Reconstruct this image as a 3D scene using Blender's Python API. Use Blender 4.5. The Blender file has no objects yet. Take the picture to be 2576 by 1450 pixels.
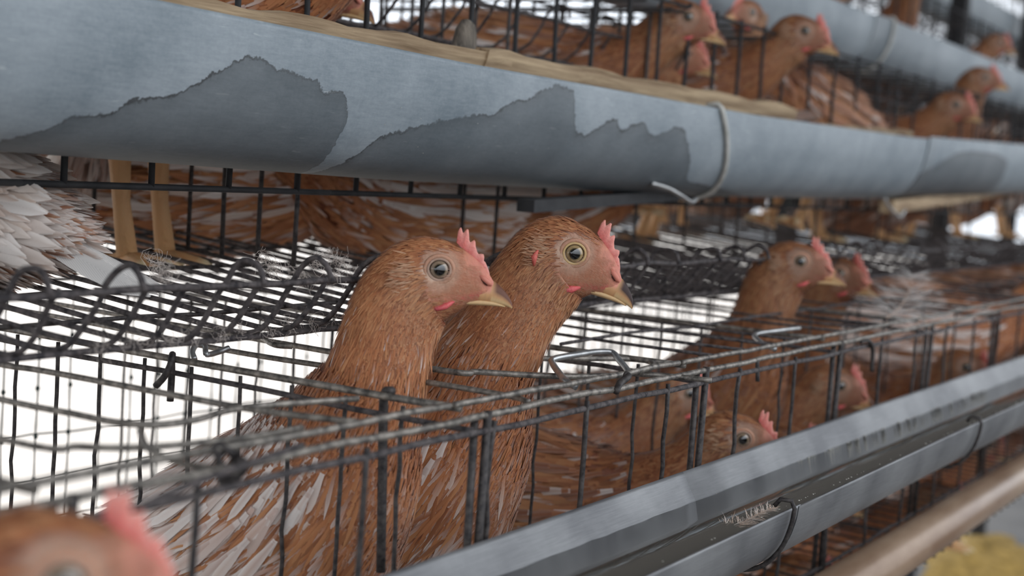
import bpy, math, random
import numpy as np
from mathutils import Vector, Matrix
random.seed(7); rng = np.random.default_rng(11)
C = bpy.context.scene.collection
S = bpy.context.scene
# ------------------------------------------------------------------ camera
F = 3578.0; CX, CY = 1288.0, 725.0          # 50 mm lens, pixels of a 2576x1450 frame
def nrm(v): v = np.array(v, float); return v/np.linalg.norm(v)
Zc = nrm((.07, 1, .0875))                    # world up, seen from the camera
Xc = np.array((3550-CX, CY-570, -F)); Xc = nrm(Xc-Zc*Xc.dot(Zc))   # the cage row's direction
Yc = np.cross(Zc, Xc)
M = np.array([Xc, Yc, Zc])                   # camera vector -> world vector
def ray(px, py): return M @ np.array((px-CX, CY-py, -F))/F
def onz(px, py, z): r = ray(px, py); return r*(z/r[2])
def ony(px, py, y): r = ray(px, py); return r*(y/r[1])
def onx(px, py, x): r = ray(px, py); return r*(x/r[0])
def ond(px, py, d): return ray(px, py)*d
cam_d = bpy.data.cameras.new('camera'); cam = bpy.data.objects.new('camera', cam_d); C.objects.link(cam)
cam_d.sensor_width = 36; cam_d.lens = 36*F/2576; cam_d.clip_start = .02
cam.matrix_world = Matrix(((M[0][0], M[0][1], M[0][2], 0), (M[1][0], M[1][1], M[1][2], 0), (M[2][0], M[2][1], M[2][2], 0), (0, 0, 0, 1)))
cam_d.dof.use_dof = True; cam_d.dof.focus_distance = .89; cam_d.dof.aperture_fstop = 6.3
S.camera = cam
# ------------------------------------------------------------------ sky, sun, exposure
def lin(c): return tuple(((x/255)/12.92 if x/255 <= .04045 else ((x/255+.055)/1.055)**2.4) for x in c)
w = bpy.data.worlds.new('sky'); S.world = w; w.use_nodes = True
wn = w.node_tree; bg = wn.nodes['Background']
bg.inputs[0].default_value = (*lin((236, 243, 252)), 1)
_tc = wn.nodes.new('ShaderNodeTexCoord'); _sp = wn.nodes.new('ShaderNodeSeparateXYZ'); _mr = wn.nodes.new('ShaderNodeMapRange')   # overcast sky, brighter overhead
wn.links.new(_tc.outputs['Generated'], _sp.inputs[0]); wn.links.new(_sp.outputs[2], _mr.inputs[0]); _mr.inputs[3].default_value = 1.45; _mr.inputs[4].default_value = 4.4
wn.links.new(_mr.outputs[0], bg.inputs[1])
sun_d = bpy.data.lights.new('sun', 'SUN'); sun = bpy.data.objects.new('sun', sun_d); C.objects.link(sun)
sun_d.energy = 12; sun_d.angle = .02; sun_d.color = (1, .95, .88)
sun.rotation_euler = Vector((-.35, -.55, -1)).to_track_quat('-Z', 'Y').to_euler()
S.view_settings.view_transform = 'Standard'; S.view_settings.look = 'None'
S.view_settings.gamma = 1; S.view_settings.use_curve_mapping = False
S.view_settings.exposure = 0.02
# ------------------------------------------------------------------ materials
def mat(name):
    m = bpy.data.materials.new(name); m.use_nodes = True
    nt = m.node_tree; b = nt.nodes['Principled BSDF']; return m, nt, b
def nd(nt, t, **k):
    n = nt.nodes.new(t)
    for a, v in k.items():
        if a.startswith('i_'):
            key = a[2:]; key = int(key) if key.isdigit() else key
            n.inputs[key].default_value = v
        else: setattr(n, a, v)
    return n
def ramp(nt, fac, stops):
    r = nt.nodes.new('ShaderNodeValToRGB'); e = r.color_ramp.elements
    while len(e) > 1: e.remove(e[-1])
    e[0].position = stops[0][0]; e[0].color = (*stops[0][1], 1)
    for p, c in stops[1:]:
        x = e.new(p); x.color = (*c, 1)
    nt.links.new(fac, r.inputs[0]); return r.outputs[0]
def speckled(name, c1, c2, scale=120, rough=.6, metal=0., bump=.3, dist=.001, stretch=(1, 1, 1), rough2=None, sub=0):
    m, nt, b = mat(name); tc = nd(nt, 'ShaderNodeTexCoord'); mp = nd(nt, 'ShaderNodeMapping')
    mp.inputs['Scale'].default_value = stretch
    nt.links.new(tc.outputs['Object'], mp.inputs[0])
    n = nd(nt, 'ShaderNodeTexNoise', i_Scale=scale, i_Detail=6.0, i_Roughness=.6); nt.links.new(mp.outputs[0], n.inputs[0])
    nt.links.new(ramp(nt, n.outputs[0], [(.35, lin(c1)), (.65, lin(c2))]), b.inputs['Base Color'])
    b.inputs['Roughness'].default_value = rough; b.inputs['Metallic'].default_value = metal
    if sub: b.inputs['Subsurface Weight'].default_value = sub; b.inputs['Subsurface Scale'].default_value = .004
    bp = nd(nt, 'ShaderNodeBump', i_Strength=bump, i_Distance=dist)
    nt.links.new(n.outputs[0], bp.inputs['Height']); nt.links.new(bp.outputs[0], b.inputs['Normal'])
    return m
MT = {}
MT['wire_dark'] = speckled('dark_wire', (32, 28, 29), (76, 70, 67), 260, .62, .25, .6, .0008)
MT['wire_dust'] = speckled('dusty_wire', (34, 30, 33), (96, 88, 86), 200, .75, .1, .8, .001)
MT['wire_grey'] = speckled('galvanised_wire', (78, 74, 70), (158, 150, 140), 180, .5, .5, .5, .0006)
MT['wire_green'] = speckled('thin_mesh_wire', (28, 44, 42), (62, 78, 74), 200, .6, .1, .5, .0006)
MT['iron'] = speckled('painted_iron', (22, 22, 24), (42, 41, 42), 60, .75, 0., .4, .001)
MT['wood'] = speckled('weathered_wood', (128, 104, 78), (182, 158, 126), 60, .8, 0, .6, .002, (.15, 3, 3))
MT['steel'] = speckled('bright_wire', (150, 150, 150), (190, 190, 188), 90, .35, .8, .1, .0005)
MT['cord'] = speckled('pale_cord', (170, 168, 160), (205, 203, 196), 90, .6)
def feather_mat(name, stripe):
    m, nt, b = mat(name)
    at = nd(nt, 'ShaderNodeVertexColor', layer_name='Col')
    uv = nd(nt, 'ShaderNodeUVMap', uv_map='UV'); sp = nd(nt, 'ShaderNodeSeparateXYZ'); nt.links.new(uv.outputs[0], sp.inputs[0])
    # barbs: fine stripes running obliquely from the shaft
    ab = nd(nt, 'ShaderNodeMath', operation='ABSOLUTE'); su = nd(nt, 'ShaderNodeMath', operation='SUBTRACT', i_1=.5)
    nt.links.new(sp.outputs[0], su.inputs[0]); nt.links.new(su.outputs[0], ab.inputs[0])
    m1 = nd(nt, 'ShaderNodeMath', operation='MULTIPLY', i_1=-.5); nt.links.new(ab.outputs[0], m1.inputs[0])
    a1 = nd(nt, 'ShaderNodeMath', operation='ADD'); nt.links.new(m1.outputs[0], a1.inputs[0]); nt.links.new(sp.outputs[1], a1.inputs[1])
    m2 = nd(nt, 'ShaderNodeMath', operation='MULTIPLY', i_1=stripe); nt.links.new(a1.outputs[0], m2.inputs[0])
    s2 = nd(nt, 'ShaderNodeMath', operation='SINE'); nt.links.new(m2.outputs[0], s2.inputs[0])
    mr = nd(nt, 'ShaderNodeMapRange'); mr.inputs[1].default_value = -1; mr.inputs[3].default_value = .88; mr.inputs[4].default_value = 1.08
    nt.links.new(s2.outputs[0], mr.inputs[0])
    mx = nd(nt, 'ShaderNodeVectorMath', operation='SCALE'); nt.links.new(at.outputs[0], mx.inputs[0]); nt.links.new(mr.outputs[0], mx.inputs['Scale'])
    nt.links.new(mx.outputs[0], b.inputs['Base Color'])
    b.inputs['Roughness'].default_value = .55; b.inputs['Specular IOR Level'].default_value = .3
    b.inputs['Sheen Weight'].default_value = .15
    tr = nd(nt, 'ShaderNodeBsdfTranslucent'); nt.links.new(mx.outputs[0], tr.inputs[0])
    mix = nd(nt, 'ShaderNodeMixShader', i_0=.22); out = nt.nodes['Material Output']
    nt.links.new(b.outputs[0], mix.inputs[1]); nt.links.new(tr.outputs[0], mix.inputs[2]); nt.links.new(mix.outputs[0], out.inputs[0])
    return m
MT['feather'] = feather_mat('feather', 170.)
def vcol_mat(name, rough, sub=0., coat=0., bump=0., scale=900):
    m, nt, b = mat(name); at = nd(nt, 'ShaderNodeVertexColor', layer_name='Col')
    nt.links.new(at.outputs[0], b.inputs['Base Color']); b.inputs['Roughness'].default_value = rough
    b.inputs['Coat Weight'].default_value = coat; b.inputs['Coat Roughness'].default_value = .03
    if sub: b.inputs['Subsurface Weight'].default_value = sub; b.inputs['Subsurface Scale'].default_value = .003; b.inputs['Subsurface Radius'].default_value = (1, .35, .25)
    if bump:
        tc = nd(nt, 'ShaderNodeTexCoord'); n = nd(nt, 'ShaderNodeTexNoise', i_Scale=float(scale), i_Detail=4.0); nt.links.new(tc.outputs['Object'], n.inputs[0])
        bp = nd(nt, 'ShaderNodeBump', i_Strength=bump, i_Distance=.001); nt.links.new(n.outputs[0], bp.inputs['Height']); nt.links.new(bp.outputs[0], b.inputs['Normal'])
    return m
MT['skin'] = vcol_mat('skin', .6, .25, 0, .5, 700)
MT['comb'] = vcol_mat('comb_flesh', .5, .35, 0, .6, 600)
MT['beak'] = vcol_mat('beak_horn', .5, .1, .05, .15, 300); MT['beak'].node_tree.nodes['Principled BSDF'].inputs['Specular IOR Level'].default_value = .25
MT['eye'] = vcol_mat('eyeball', .08, 0, 1., 0)
MT['leg'] = vcol_mat('scaly_leg', .6, .15, 0, .8, 350)
# ------------------------------------------------------------------ mesh helpers
def setup(o, name, m, parent=None):
    ob = bpy.data.objects.new(name, o); C.objects.link(ob)
    if m: o.materials.append(m)
    if parent is not None: ob.parent = parent
    return ob
def npmesh(name, V, Fq, col=None, uv=None, smooth=True):
    """V (n,3), Fq (m,4) or (m,3) integer faces"""
    V = np.asarray(V, np.float32); Fq = np.asarray(Fq, np.int32)
    me = bpy.data.meshes.new(name); me.vertices.add(len(V)); me.vertices.foreach_set('co', V.ravel())
    k = Fq.shape[1]; me.loops.add(Fq.size); me.loops.foreach_set('vertex_index', Fq.ravel())
    me.polygons.add(len(Fq)); me.polygons.foreach_set('loop_start', np.arange(0, Fq.size, k, dtype=np.int32))
    me.update(calc_edges=True)
    if smooth: me.polygons.foreach_set('use_smooth', np.ones(len(Fq), bool))
    if col is not None:
        a = me.color_attributes.new('Col', 'FLOAT_COLOR', 'POINT')
        c4 = np.ones((len(V), 4), np.float32); c4[:, :3] = col; a.data.foreach_set('color', c4.ravel())
    if uv is not None:
        l = me.uv_layers.new(name='UV'); l.data.foreach_set('uv', np.asarray(uv, np.float32)[Fq.ravel()].ravel())
    me.validate(); return me
class MB:
    def __init__(s): s.v = []; s.f = []; s.c = []
    def tube(s, pts, r, n=7, cap=True, col=None, flat=1.0):
        pts = [np.array(p, float) for p in pts]; m = len(pts)
        rs = r if hasattr(r, '__len__') else [r]*m
        T = [nrm(pts[min(i+1, m-1)]-pts[max(i-1, 0)]) for i in range(m)]
        a = np.array((0, 0, 1.)) if abs(T[0][2]) < .9 else np.array((0, 1., 0))
        A = nrm(np.cross(T[0], a)); b0 = len(s.v)
        for i in range(m):
            A = nrm(A-T[i]*A.dot(T[i])); B = np.cross(T[i], A)
            for j in range(n):
                t = 2*math.pi*j/n; s.v.append(pts[i]+(A*math.cos(t)+B*math.sin(t)*flat)*rs[i])
                if col is not None: s.c.append(col[i] if hasattr(col[0], '__len__') else col)
        for i in range(m-1):
            for j in range(n):
                k = (j+1) % n; s.f.append((b0+i*n+j, b0+i*n+k, b0+(i+1)*n+k, b0+(i+1)*n+j))
        if cap:
            s.f.append(tuple(b0+j for j in range(n))[::-1]); s.f.append(tuple(b0+(m-1)*n+j for j in range(n)))
        return s
    def box(s, c, h, axes=None):
        c = np.array(c, float); ax = np.eye(3) if axes is None else np.array(axes, float); b = len(s.v)
        for i in (-1, 1):
            for j in (-1, 1):
                for k in (-1, 1): s.v.append(c+ax[0]*h[0]*i+ax[1]*h[1]*j+ax[2]*h[2]*k)
        for f in ((0, 1, 3, 2), (4, 6, 7, 5), (0, 4, 5, 1), (2, 3, 7, 6), (0, 2, 6, 4), (1, 5, 7, 3)): s.f.append(tuple(b+q for q in f))
        return s
    def mesh(s, name, smooth=True):
        me = bpy.data.meshes.new(name); me.from_pydata([tuple(map(float, v)) for v in s.v], [], s.f)
        if smooth: me.polygons.foreach_set('use_smooth', np.ones(len(me.polygons), bool))
        if s.c:
            a = me.color_attributes.new('Col', 'FLOAT_COLOR', 'POINT')
            c4 = np.ones((len(s.v), 4), np.float32); c4[:, :3] = np.array(s.c); a.data.foreach_set('color', c4.ravel())
        me.update(); return me
    def obj(s, name, m, parent=None, smooth=True): return setup(s.mesh(name, smooth), name, m, parent)
def spline(P, n):
    """Catmull-Rom through rows of P, n samples per span"""
    P = np.array(P, float); Q = np.vstack([2*P[0]-P[1], P, 2*P[-1]-P[-2]]); out = []
    for i in range(1, len(Q)-2):
        for t in np.linspace(0, 1, n, endpoint=False):
            a, b, c, d = Q[i-1], Q[i], Q[i+1], Q[i+2]
            out.append(.5*((2*b)+(c-a)*t+(2*a-5*b+4*c-d)*t*t+(3*b-a-3*c+d)*t**3))
    out.append(P[-1]); return np.array(out)
def empty(name, loc=(0, 0, 0), rz=0):
    o = bpy.data.objects.new(name, None); o.location = tuple(map(float, loc)); o.rotation_euler = (0, 0, rz); o.empty_display_size = .02
    C.objects.link(o); return o
def tag(o, label=None, cat=None, group=None, kind=None):
    for k, v in (('label', label), ('category', cat), ('group', group), ('kind', kind)):
        if v: o[k] = v
    return o
def rel(pts, org): return [np.array(p, float)-np.array(org, float) for p in pts]
def wob(a, b, n=6, amp=.0006):
    a = np.array(a, float); b = np.array(b, float)
    return [a+(b-a)*i/(n-1)+(rng.normal(0, amp, 3) if 0 < i < n-1 else 0) for i in range(n)]
# ------------------------------------------------------------------ hens
# side view drawn in head units (eye at 0,0; x forward, y up); station = x, y, back half, belly half, half width, neckness, bodyness
HEAD = [(400, -158, 75, 78, 48), (300, -122, 150, 132, 84), (215, -98, 205, 222, 108), (110, -80, 258, 300, 132), (0, -80, 300, 350, 158), (-120, -112, 325, 365, 176)]
P_UP = [(-240, -235, 325, 372, 190), (-320, -420, 318, 350, 205), (-360, -640, 350, 345, 230), (-400, -850, 400, 385, 285), (-490, -1090, 500, 500, 390),
        (-640, -1420, 640, 700, 520), (-960, -1850, 760, 900, 640), (-1450, -2260, 800, 900, 690), (-2050, -2680, 780, 800, 640), (-2650, -3050, 600, 560, 490), (-3150, -3300, 330, 300, 290), (-3500, -3420, 130, 110, 120)]
P_UP2 = [(-270, -240, 330, 350, 190), (-370, -420, 325, 320, 215), (-480, -640, 375, 345, 260), (-580, -850, 440, 390, 320), (-680, -1090, 560, 520, 420),
         (-860, -1450, 700, 730, 560), (-1200, -1900, 800, 900, 670), (-1750, -2300, 840, 900, 700), (-2350, -2650, 780, 800, 640), (-2950, -2950, 600, 560, 490), (-3450, -3150, 330, 300, 290), (-3800, -3250, 130, 110, 120)]
P_FLAT = [(-260, -220, 320, 320, 195), (-450, -390, 340, 350, 240), (-680, -570, 400, 430, 320), (-980, -740, 520, 570, 440), (-1400, -860, 680, 740, 590), (-1950, -900, 790, 850, 680),
          (-2600, -900, 780, 820, 680), (-3200, -850, 620, 640, 540), (-3700, -760, 400, 380, 370), (-4100, -680, 200, 160, 200), (-4300, -640, 80, 70, 90)]
P_SIT = [(x, y, *r) for x, y, *r in P_FLAT]
POSES = {'sit': (P_FLAT, -8, 10), 'tall': (P_FLAT, -8, 10), 'up': (P_UP, 0, 11), 'up2': (P_UP2, -15, 11), 'flat': (P_FLAT, -8, 10), 'up_level': (P_UP, -8, 11)}
FLOORU = {'sit': -1780, 'tall': -3450, 'up': -3700, 'up2': -3600, 'flat': -2850, 'up_level': -3700}
c_ = lambda *a: np.array(lin(a))
RUF, DRUF, GOLD, TAN, WHT, PINK, RED, PALE = c_(187, 117, 75), c_(140, 80, 52), c_(222, 166, 116), c_(212, 172, 138), c_(246, 240, 234), c_(204, 128, 108), c_(205, 88, 84), c_(205, 172, 148)
def rot2(p, a):
    c, s = math.cos(math.radians(a)), math.sin(math.radians(a)); return (p[0]*c-p[1]*s, p[0]*s+p[1]*c)
def feathers(P, N, Fl, L, W, lift, ca, cb, seg=3, across=2, pointed=.5, curl=None, lace=0.):
    n = len(P); Sd = np.cross(N, Fl); Sd /= np.linalg.norm(Sd, axis=1)[:, None]+1e-9
    ss = np.linspace(0, 1, seg+1); us = np.linspace(-1, 1, across+1)
    V = np.zeros((n, seg+1, across+1, 3)); K = np.zeros_like(V); UV = np.zeros((n, seg+1, across+1, 2))
    jit = rng.random(n)
    for i, s_ in enumerate(ss):
        prof = (max(s_, .12)**.45)*(1-s_**(2.2+3*(1-pointed)))**(.45+.5*pointed) if s_ < 1 else .06
        c0 = P+Fl*(L*s_)[:, None]+N*(L*(.03+lift*s_-lift*.35*s_*s_))[:, None]
        for j, u in enumerate(us):
            V[:, i, j] = c0+Sd*(W*prof*u)[:, None]-N*(W*.28*abs(u)*prof)[:, None]
            mixv = s_*(.85 if abs(u) < .3 else 1)
            K[:, i, j] = ca*(1-mixv)+cb*mixv
            lc_ = np.broadcast_to(np.atleast_1d(lace), (n,))[:, None]*abs(u)*.7; K[:, i, j] = K[:, i, j]*(1-lc_)+WHT*lc_
            UV[:, i, j, 0] = (u+1)/2; UV[:, i, j, 1] = s_+jit
    m = (seg+1)*(across+1); f = []
    for i in range(seg):
        for j in range(across):
            a = i*(across+1)+j; f.append((a, a+1, a+across+2, a+across+1))
    f = np.array(f)[None]+(np.arange(n)*m)[:, None, None]
    return V.reshape(-1, 3), f.reshape(-1, 4), K.reshape(-1, 3), UV.reshape(-1, 2)
def join(parts):
    off = 0; Vs, Fs, Cs, Us = [], [], [], []
    for V, f, K, U_ in parts:
        Vs.append(V); Fs.append(f+off); Cs.append(K); Us.append(U_); off += len(V)
    return np.vstack(Vs), np.vstack(Fs), np.vstack(Cs), np.vstack(Us)
def fade(x, a, b): return np.clip((x-a)/(b-a), 0, 1)
def mixc(a, b, t):
    t = np.atleast_1d(np.asarray(t, float))[:, None]; return a*(1-t)+b*t
def sstep(x): return x*x*(3-2*x)
def make_hen(k, pose='up', detail=1., yaw=0., white=.4, tone=1., legs=True, pale_streak=.3, tail=True, wattle=1., lobe=False, pitch=None, mesh_only=False):
    """returns a dict part -> mesh and the eye's place; local x is forward, z up, origin on the floor under the body. k = metres per unit"""
    neck, pit, nneck = POSES[pose]
    pit = pit if pitch is None else pitch
    hs = [(*rot2((h[0], h[1]), pit), *h[2:]) for h in HEAD]
    st = np.array(hs+list(neck), float); nh = len(HEAD)
    ns = 7 if detail > .6 else 4
    Q = spline(st, ns); m = len(Q); ti = np.linspace(0, len(st)-1, m)        # ti: station coordinate
    n = 40 if detail > .6 else 22
    T2 = np.gradient(Q[:, :2], axis=0); T2 /= np.linalg.norm(T2, axis=1)[:, None]
    ct = Q[:, :2]; org = np.array((st[nneck+nh-7, 0]*.0+(-1500 if 'up' in pose else -2200), FLOORU[pose]))
    yawt = yaw*(1-fade(ti, nh+0, nh+5))                                     # neck and head turn away from the body
    piv = st[nh+5, 0]
    def turn(p3, ya):      # p3 (...,3) in units with x,y(lat),z
        c, s = np.cos(np.radians(ya)), np.sin(np.radians(ya)); x = p3[..., 0]-piv
        return np.stack([piv+x*c-p3[..., 1]*s, x*s+p3[..., 1]*c, p3[..., 2]], -1)
    V = np.zeros((m, n, 3)); Nn = np.zeros((m, n, 3)); TT = np.zeros((m, n, 3))
    for i in range(m):
        t = np.array((T2[i, 0], 0, T2[i, 1])); up = np.array((-T2[i, 1], 0, T2[i, 0])); up = -up   # stations run backward: dorsal side
        for j in range(n):
            a = 2*math.pi*j/n; ca_, sa = math.cos(a), math.sin(a)
            hv = Q[i, 2] if ca_ > 0 else Q[i, 3]
            hw = Q[i, 4]*(1-.10*max(0, ca_)**2)
            p = np.array((ct[i, 0], 0, ct[i, 1]))+up*hv*ca_+np.array((0, 1, 0))*hw*np.sign(sa)*abs(sa)**.9
            q = nrm(up*ca_/max(hv, 1)*hw+np.array((0, 1, 0))*sa)
            V[i, j] = p; Nn[i, j] = q; TT[i, j] = t
    V = turn(V, yawt[:, None]); c, s = np.cos(np.radians(yawt))[:, None], np.sin(np.radians(yawt))[:, None]
    rotd = lambda A: np.stack([A[..., 0]*c-A[..., 1]*s, A[..., 0]*s+A[..., 1]*c, A[..., 2]], -1)
    Nn = rotd(Nn); TT = rotd(TT)
    toL = lambda A: np.stack([(A[..., 0]-org[0])*k, A[..., 1]*k, (A[..., 2]-org[1])*k], -1)
    # --- head coordinates (eye at 0) of any point in units
    def headxy(A, ya=yaw):
        B = A.copy(); x = B[..., 0]-piv; cc, s_ = math.cos(math.radians(-ya)), math.sin(math.radians(-ya))
        xx = piv+x*cc-B[..., 1]*s_; yy = x*s_+B[..., 1]*cc
        cr, sr = math.cos(math.radians(-pit)), math.sin(math.radians(-pit))
        return xx*cr-B[..., 2]*sr, xx*sr+B[..., 2]*cr, yy
    def fromhead(x, y, lat):
        a = rot2((x, y), pit); p = np.array((a[0], lat, a[1]))
        return toL(turn(p, yaw))
    # --- skin colour
    hx, hy, hl = headxy(V); tcol = np.broadcast_to(ti[:, None], hx.shape)
    r = np.hypot(hx, hy)
    base = np.broadcast_to(DRUF*.9, V.shape).copy()
    face = sstep(fade(hx, -190, -20))*(1-fade(hy, 120, 190))*fade(hy, -310, -220)*(tcol < nh+1)
    base = base*(1-face[..., None])+np.array(c_(190, 128, 98))*face[..., None]
    er = (1-sstep(fade(r, 95, 190)))*(tcol < nh); base = base*(1-er[..., None])+PALE*er[..., None]
    pk = sstep(fade(hx, 120, 300))*sstep(fade(hy+.9*(hx-250), -120, 60))*(tcol < nh); base = base*(1-pk[..., None])+PINK*pk[..., None]
    md = np.abs(hy+215-.0*hx+(.32*(170-hx))); mo = (1-fade(md, 8, 34))*(hx > -60)*(hx < 330)*(tcol < nh+1)
    base = base*(1-.75*mo[..., None])+c_(206, 96, 92)*.75*mo[..., None]
    noise = rng.normal(1, .06, V.shape[:2])[..., None]; base = base*noise
    # --- eye socket: push skin in around the eye, puff cheeks
    VV = V.copy(); sock = np.exp(-(r/105)**2)*(tcol < nh); VV -= Nn*(sock*14+7+9*fade(tcol, nh-1, nh+1)+22*fade(tcol, nh+1, nh+4))[..., None]
    fr = []
    for i in range(m-1):
        for j in range(n): fr.append((i*n+j, i*n+(j+1) % n, (i+1)*n+(j+1) % n, (i+1)*n+j))
    Vb = toL(VV).reshape(-1, 3); Cb = base.reshape(-1, 3)*tone
    a0 = toL(VV[0].mean(0)); a1 = toL(VV[-1].mean(0)+np.array((-40, 0, 0))); nb = len(Vb)
    Vb = np.vstack([Vb, a0, a1]); Cb = np.vstack([Cb, Cb[0], Cb[-1]])
    for j in range(n): fr.append((nb, nb, (j+1) % n, j)); fr.append((nb+1, nb+1, (m-1)*n+j, (m-1)*n+(j+1) % n))
    me = bpy.data.meshes.new('body'); me.from_pydata([tuple(map(float, v)) for v in Vb], [], [tuple(dict.fromkeys(q)) for q in fr])
    at = me.color_attributes.new('Col', 'FLOAT_COLOR', 'POINT'); c4 = np.ones((len(Vb), 4), np.float32); c4[:, :3] = Cb; at.data.foreach_set('color', c4.ravel())
    me.polygons.foreach_set('use_smooth', np.ones(len(me.polygons), bool)); me.materials.append(MT['skin'])
    out = {'body': me}
    # --- plumage: scatter over the rings
    P0 = V[:-1, :]; dA = np.linalg.norm(V[1:]-V[:-1], axis=2)*np.linalg.norm(np.roll(V, -1, 1)-V, axis=2)[:-1]
    ts = np.broadcast_to(ti[:-1, None], dA.shape)
    nhs = nh-1.
    def scatter(cnt, wfun):
        wgt = (dA*wfun(ts, hx[:-1], hy[:-1])).ravel(); wgt = wgt/wgt.sum()
        idx = rng.choice(wgt.size, cnt, p=wgt); i, j = np.divmod(idx, n); fi, fj = rng.random(cnt), rng.random(cnt)
        j2 = (j+1) % n; i2 = i+1
        bl = lambda A: (A[i, j]*((1-fi)*(1-fj))[:, None]+A[i, j2]*((1-fi)*fj)[:, None]+A[i2, j]*(fi*(1-fj))[:, None]+A[i2, j2]*(fi*fj)[:, None])
        p = bl(V); q = bl(Nn); q /= np.linalg.norm(q, axis=1)[:, None]; t = bl(TT); t = t-q*(t*q).sum(1)[:, None]; t /= np.linalg.norm(t, axis=1)[:, None]
        return p, q, t, ti[i]+fi*(ti[1]-ti[0])
    def facew(ts, x, y, lo): # bare face
        f = np.clip(sstep(fade(x, -150, 10))*(1-fade(y, 105, 165))*fade(y, -300, -225)+np.exp(-((np.hypot(x, y))/105)**4), 0, 1)*(ts < nh+.5)
        comb = (x > 190)*(y > 40)*(ts < nh)
        return np.clip(1-f*lo-comb, 0, 1)
    parts = []
    D = detail
    # head down
    p, q, t, tt = scatter(int(11000*D), lambda a, x, y: (a < nh+2.2)*facew(a, x, y, 1.)*(a > .4))
    x_, y_, l_ = headxy(p); e = np.hypot(x_, y_); cnt = len(p)
    g = rng.random(cnt); top = sstep(fade(y_, 60, 200))
    col = mixc(mixc(RUF, DRUF, g*.6), GOLD, (rng.random(cnt) < .22)*.6*rng.random(cnt)); cheek = (1-fade(y_, -60, 60))*fade(x_, -420, -120)
    col = mixc(col, TAN*.8, cheek*.55*rng.random(cnt)); dark = rng.random(cnt) < .2; col = mixc(col, DRUF*.65, dark*.55); tip = mixc(col, GOLD, (.1+.75*rng.random(cnt)**2)*(1-dark*.5))
    L = (40+26*rng.random(cnt)+55*fade(tt, nhs-1.3, nh+2)); W = L*.13
    t2 = t+rng.normal(0, .12, t.shape); t2 -= q*(t2*q).sum(1)[:, None]; t2 /= np.linalg.norm(t2, axis=1)[:, None]
    sc = 1 if D > .6 else 2.2
    parts.append(feathers(toL(p), q, t2, L*k*sc**.5, W*k*sc, .22+.1*rng.random(cnt), col*tone, tip*tone, 2, 1, .7))
    # short bristles on the face
    p, q, t, tt = scatter(int(7000*D), lambda a, x, y: (a < nh+.4)*(a > .6)*np.clip(1-facew(a, x, y, 1.), 0, 1)*(np.hypot(x, y) > 92)*(x < 330)*((x < 200)+(y < 20)))
    x_, y_, l_ = headxy(p); cnt = len(p); L = 14+14*rng.random(cnt)
    skin = mixc(c_(190, 124, 92), c_(214, 172, 144), rng.random(cnt)**1.5); skin = mixc(skin, TAN*.8, (1-fade(y_, -220, -80))*.6); skin = mixc(skin, PALE, (np.hypot(x_, y_) < 170)*.5)
    parts.append(feathers(toL(p), q, t, L*k*sc**.5, L*.09*k*sc, .35*np.ones(cnt), skin*tone, skin*tone, 1, 1, .7))
    # ear tuft behind the eye on each cheek
    cnt = int(300*D)+30; sd = np.where(rng.random(cnt) < .5, 1., -1.)
    ex = -215+rng.normal(0, 34, cnt)-20; ey = -55+rng.normal(0, 55, cnt); lat = 172*sd
    pe = np.array([fromhead(a, b, c2) for a, b, c2 in zip(ex, ey, lat)])
    qe = np.array([fromhead(0, 0, s_*100)-fromhead(0, 0, 0) for s_ in sd]); qe /= np.linalg.norm(qe, axis=1)[:, None]
    dirs = np.array([fromhead(-.8, -.35+.5*rng.random(), 0)-fromhead(0, 0, 0) for _ in range(cnt)]); dirs -= qe*(dirs*qe).sum(1)[:, None]; dirs /= np.linalg.norm(dirs, axis=1)[:, None]
    ce = mixc(RUF*.9, TAN, rng.random(cnt)**.7); parts.append(feathers(pe, qe, dirs, (50+50*rng.random(cnt))*k, 6.5*k*sc*np.ones(cnt), .35+.4*rng.random(cnt), ce*tone*.85, ce*tone*.95, 2, 1, .6))
    # hackles of the neck
    p, q, t, tt = scatter(int(10500*D), lambda a, x, y: (a > nh+.2)*(a < nh+6.6))
    cnt = len(p); dn = fade(tt, nh+.3, nh+4.2); vent = np.clip(-(q[:, 2]*.3-q[:, 0]), 0, 1)
    col = mixc(mixc(RUF, GOLD, .25*rng.random(cnt)), DRUF, (rng.random(cnt) < .3)*.5)
    col = mixc(col, DRUF*.75, (rng.random(cnt) < .16)*.5); tip = mixc(mixc(col, GOLD, .15+.7*rng.random(cnt)), WHT, (rng.random(cnt) < pale_streak*dn)*.8)
    L = (95+190*dn)*(.65+.7*rng.random(cnt)); W = L*(.058+.012*dn)
    t2 = t+rng.normal(0, .15, t.shape); t2 -= q*(t2*q).sum(1)[:, None]; t2 /= np.linalg.norm(t2, axis=1)[:, None]
    parts.append(feathers(toL(p), q, t2, L*k*sc**.4, W*k*sc, .10+.26*rng.random(cnt), col*tone, tip*tone, 3 if D > .6 else 2, 2 if D > .6 else 1, .75))
    # body feathers, broad and rounded, laid like tiles
    p, q, t, tt = scatter(int(7200*max(D, .35)), lambda a, x, y: (a > nh+4.6))
    cnt = len(p); back = np.clip(.45-q[:, 0]*.9+.35*q[:, 2]+.3*fade(tt, nh+6, nh+9), 0, 1)
    wh = (rng.random(cnt) < (white*1.5*back if white <= 1 else .75))
    col = mixc(RUF, DRUF, rng.random(cnt)*.7); col = mixc(col, TAN, white*.4*rng.random(cnt)); tip = mixc(col, GOLD, .25*rng.random(cnt))
    col = mixc(col, TAN*.75, .7*np.clip(white-.9, 0, 1)*5*rng.random(cnt)) if white > 1 else col
    col = mixc(col, mixc(TAN, WHT, rng.random(cnt)), wh*(.3+.6*rng.random(cnt))); tip = mixc(tip, WHT, wh*(.45+.55*rng.random(cnt)))
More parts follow.
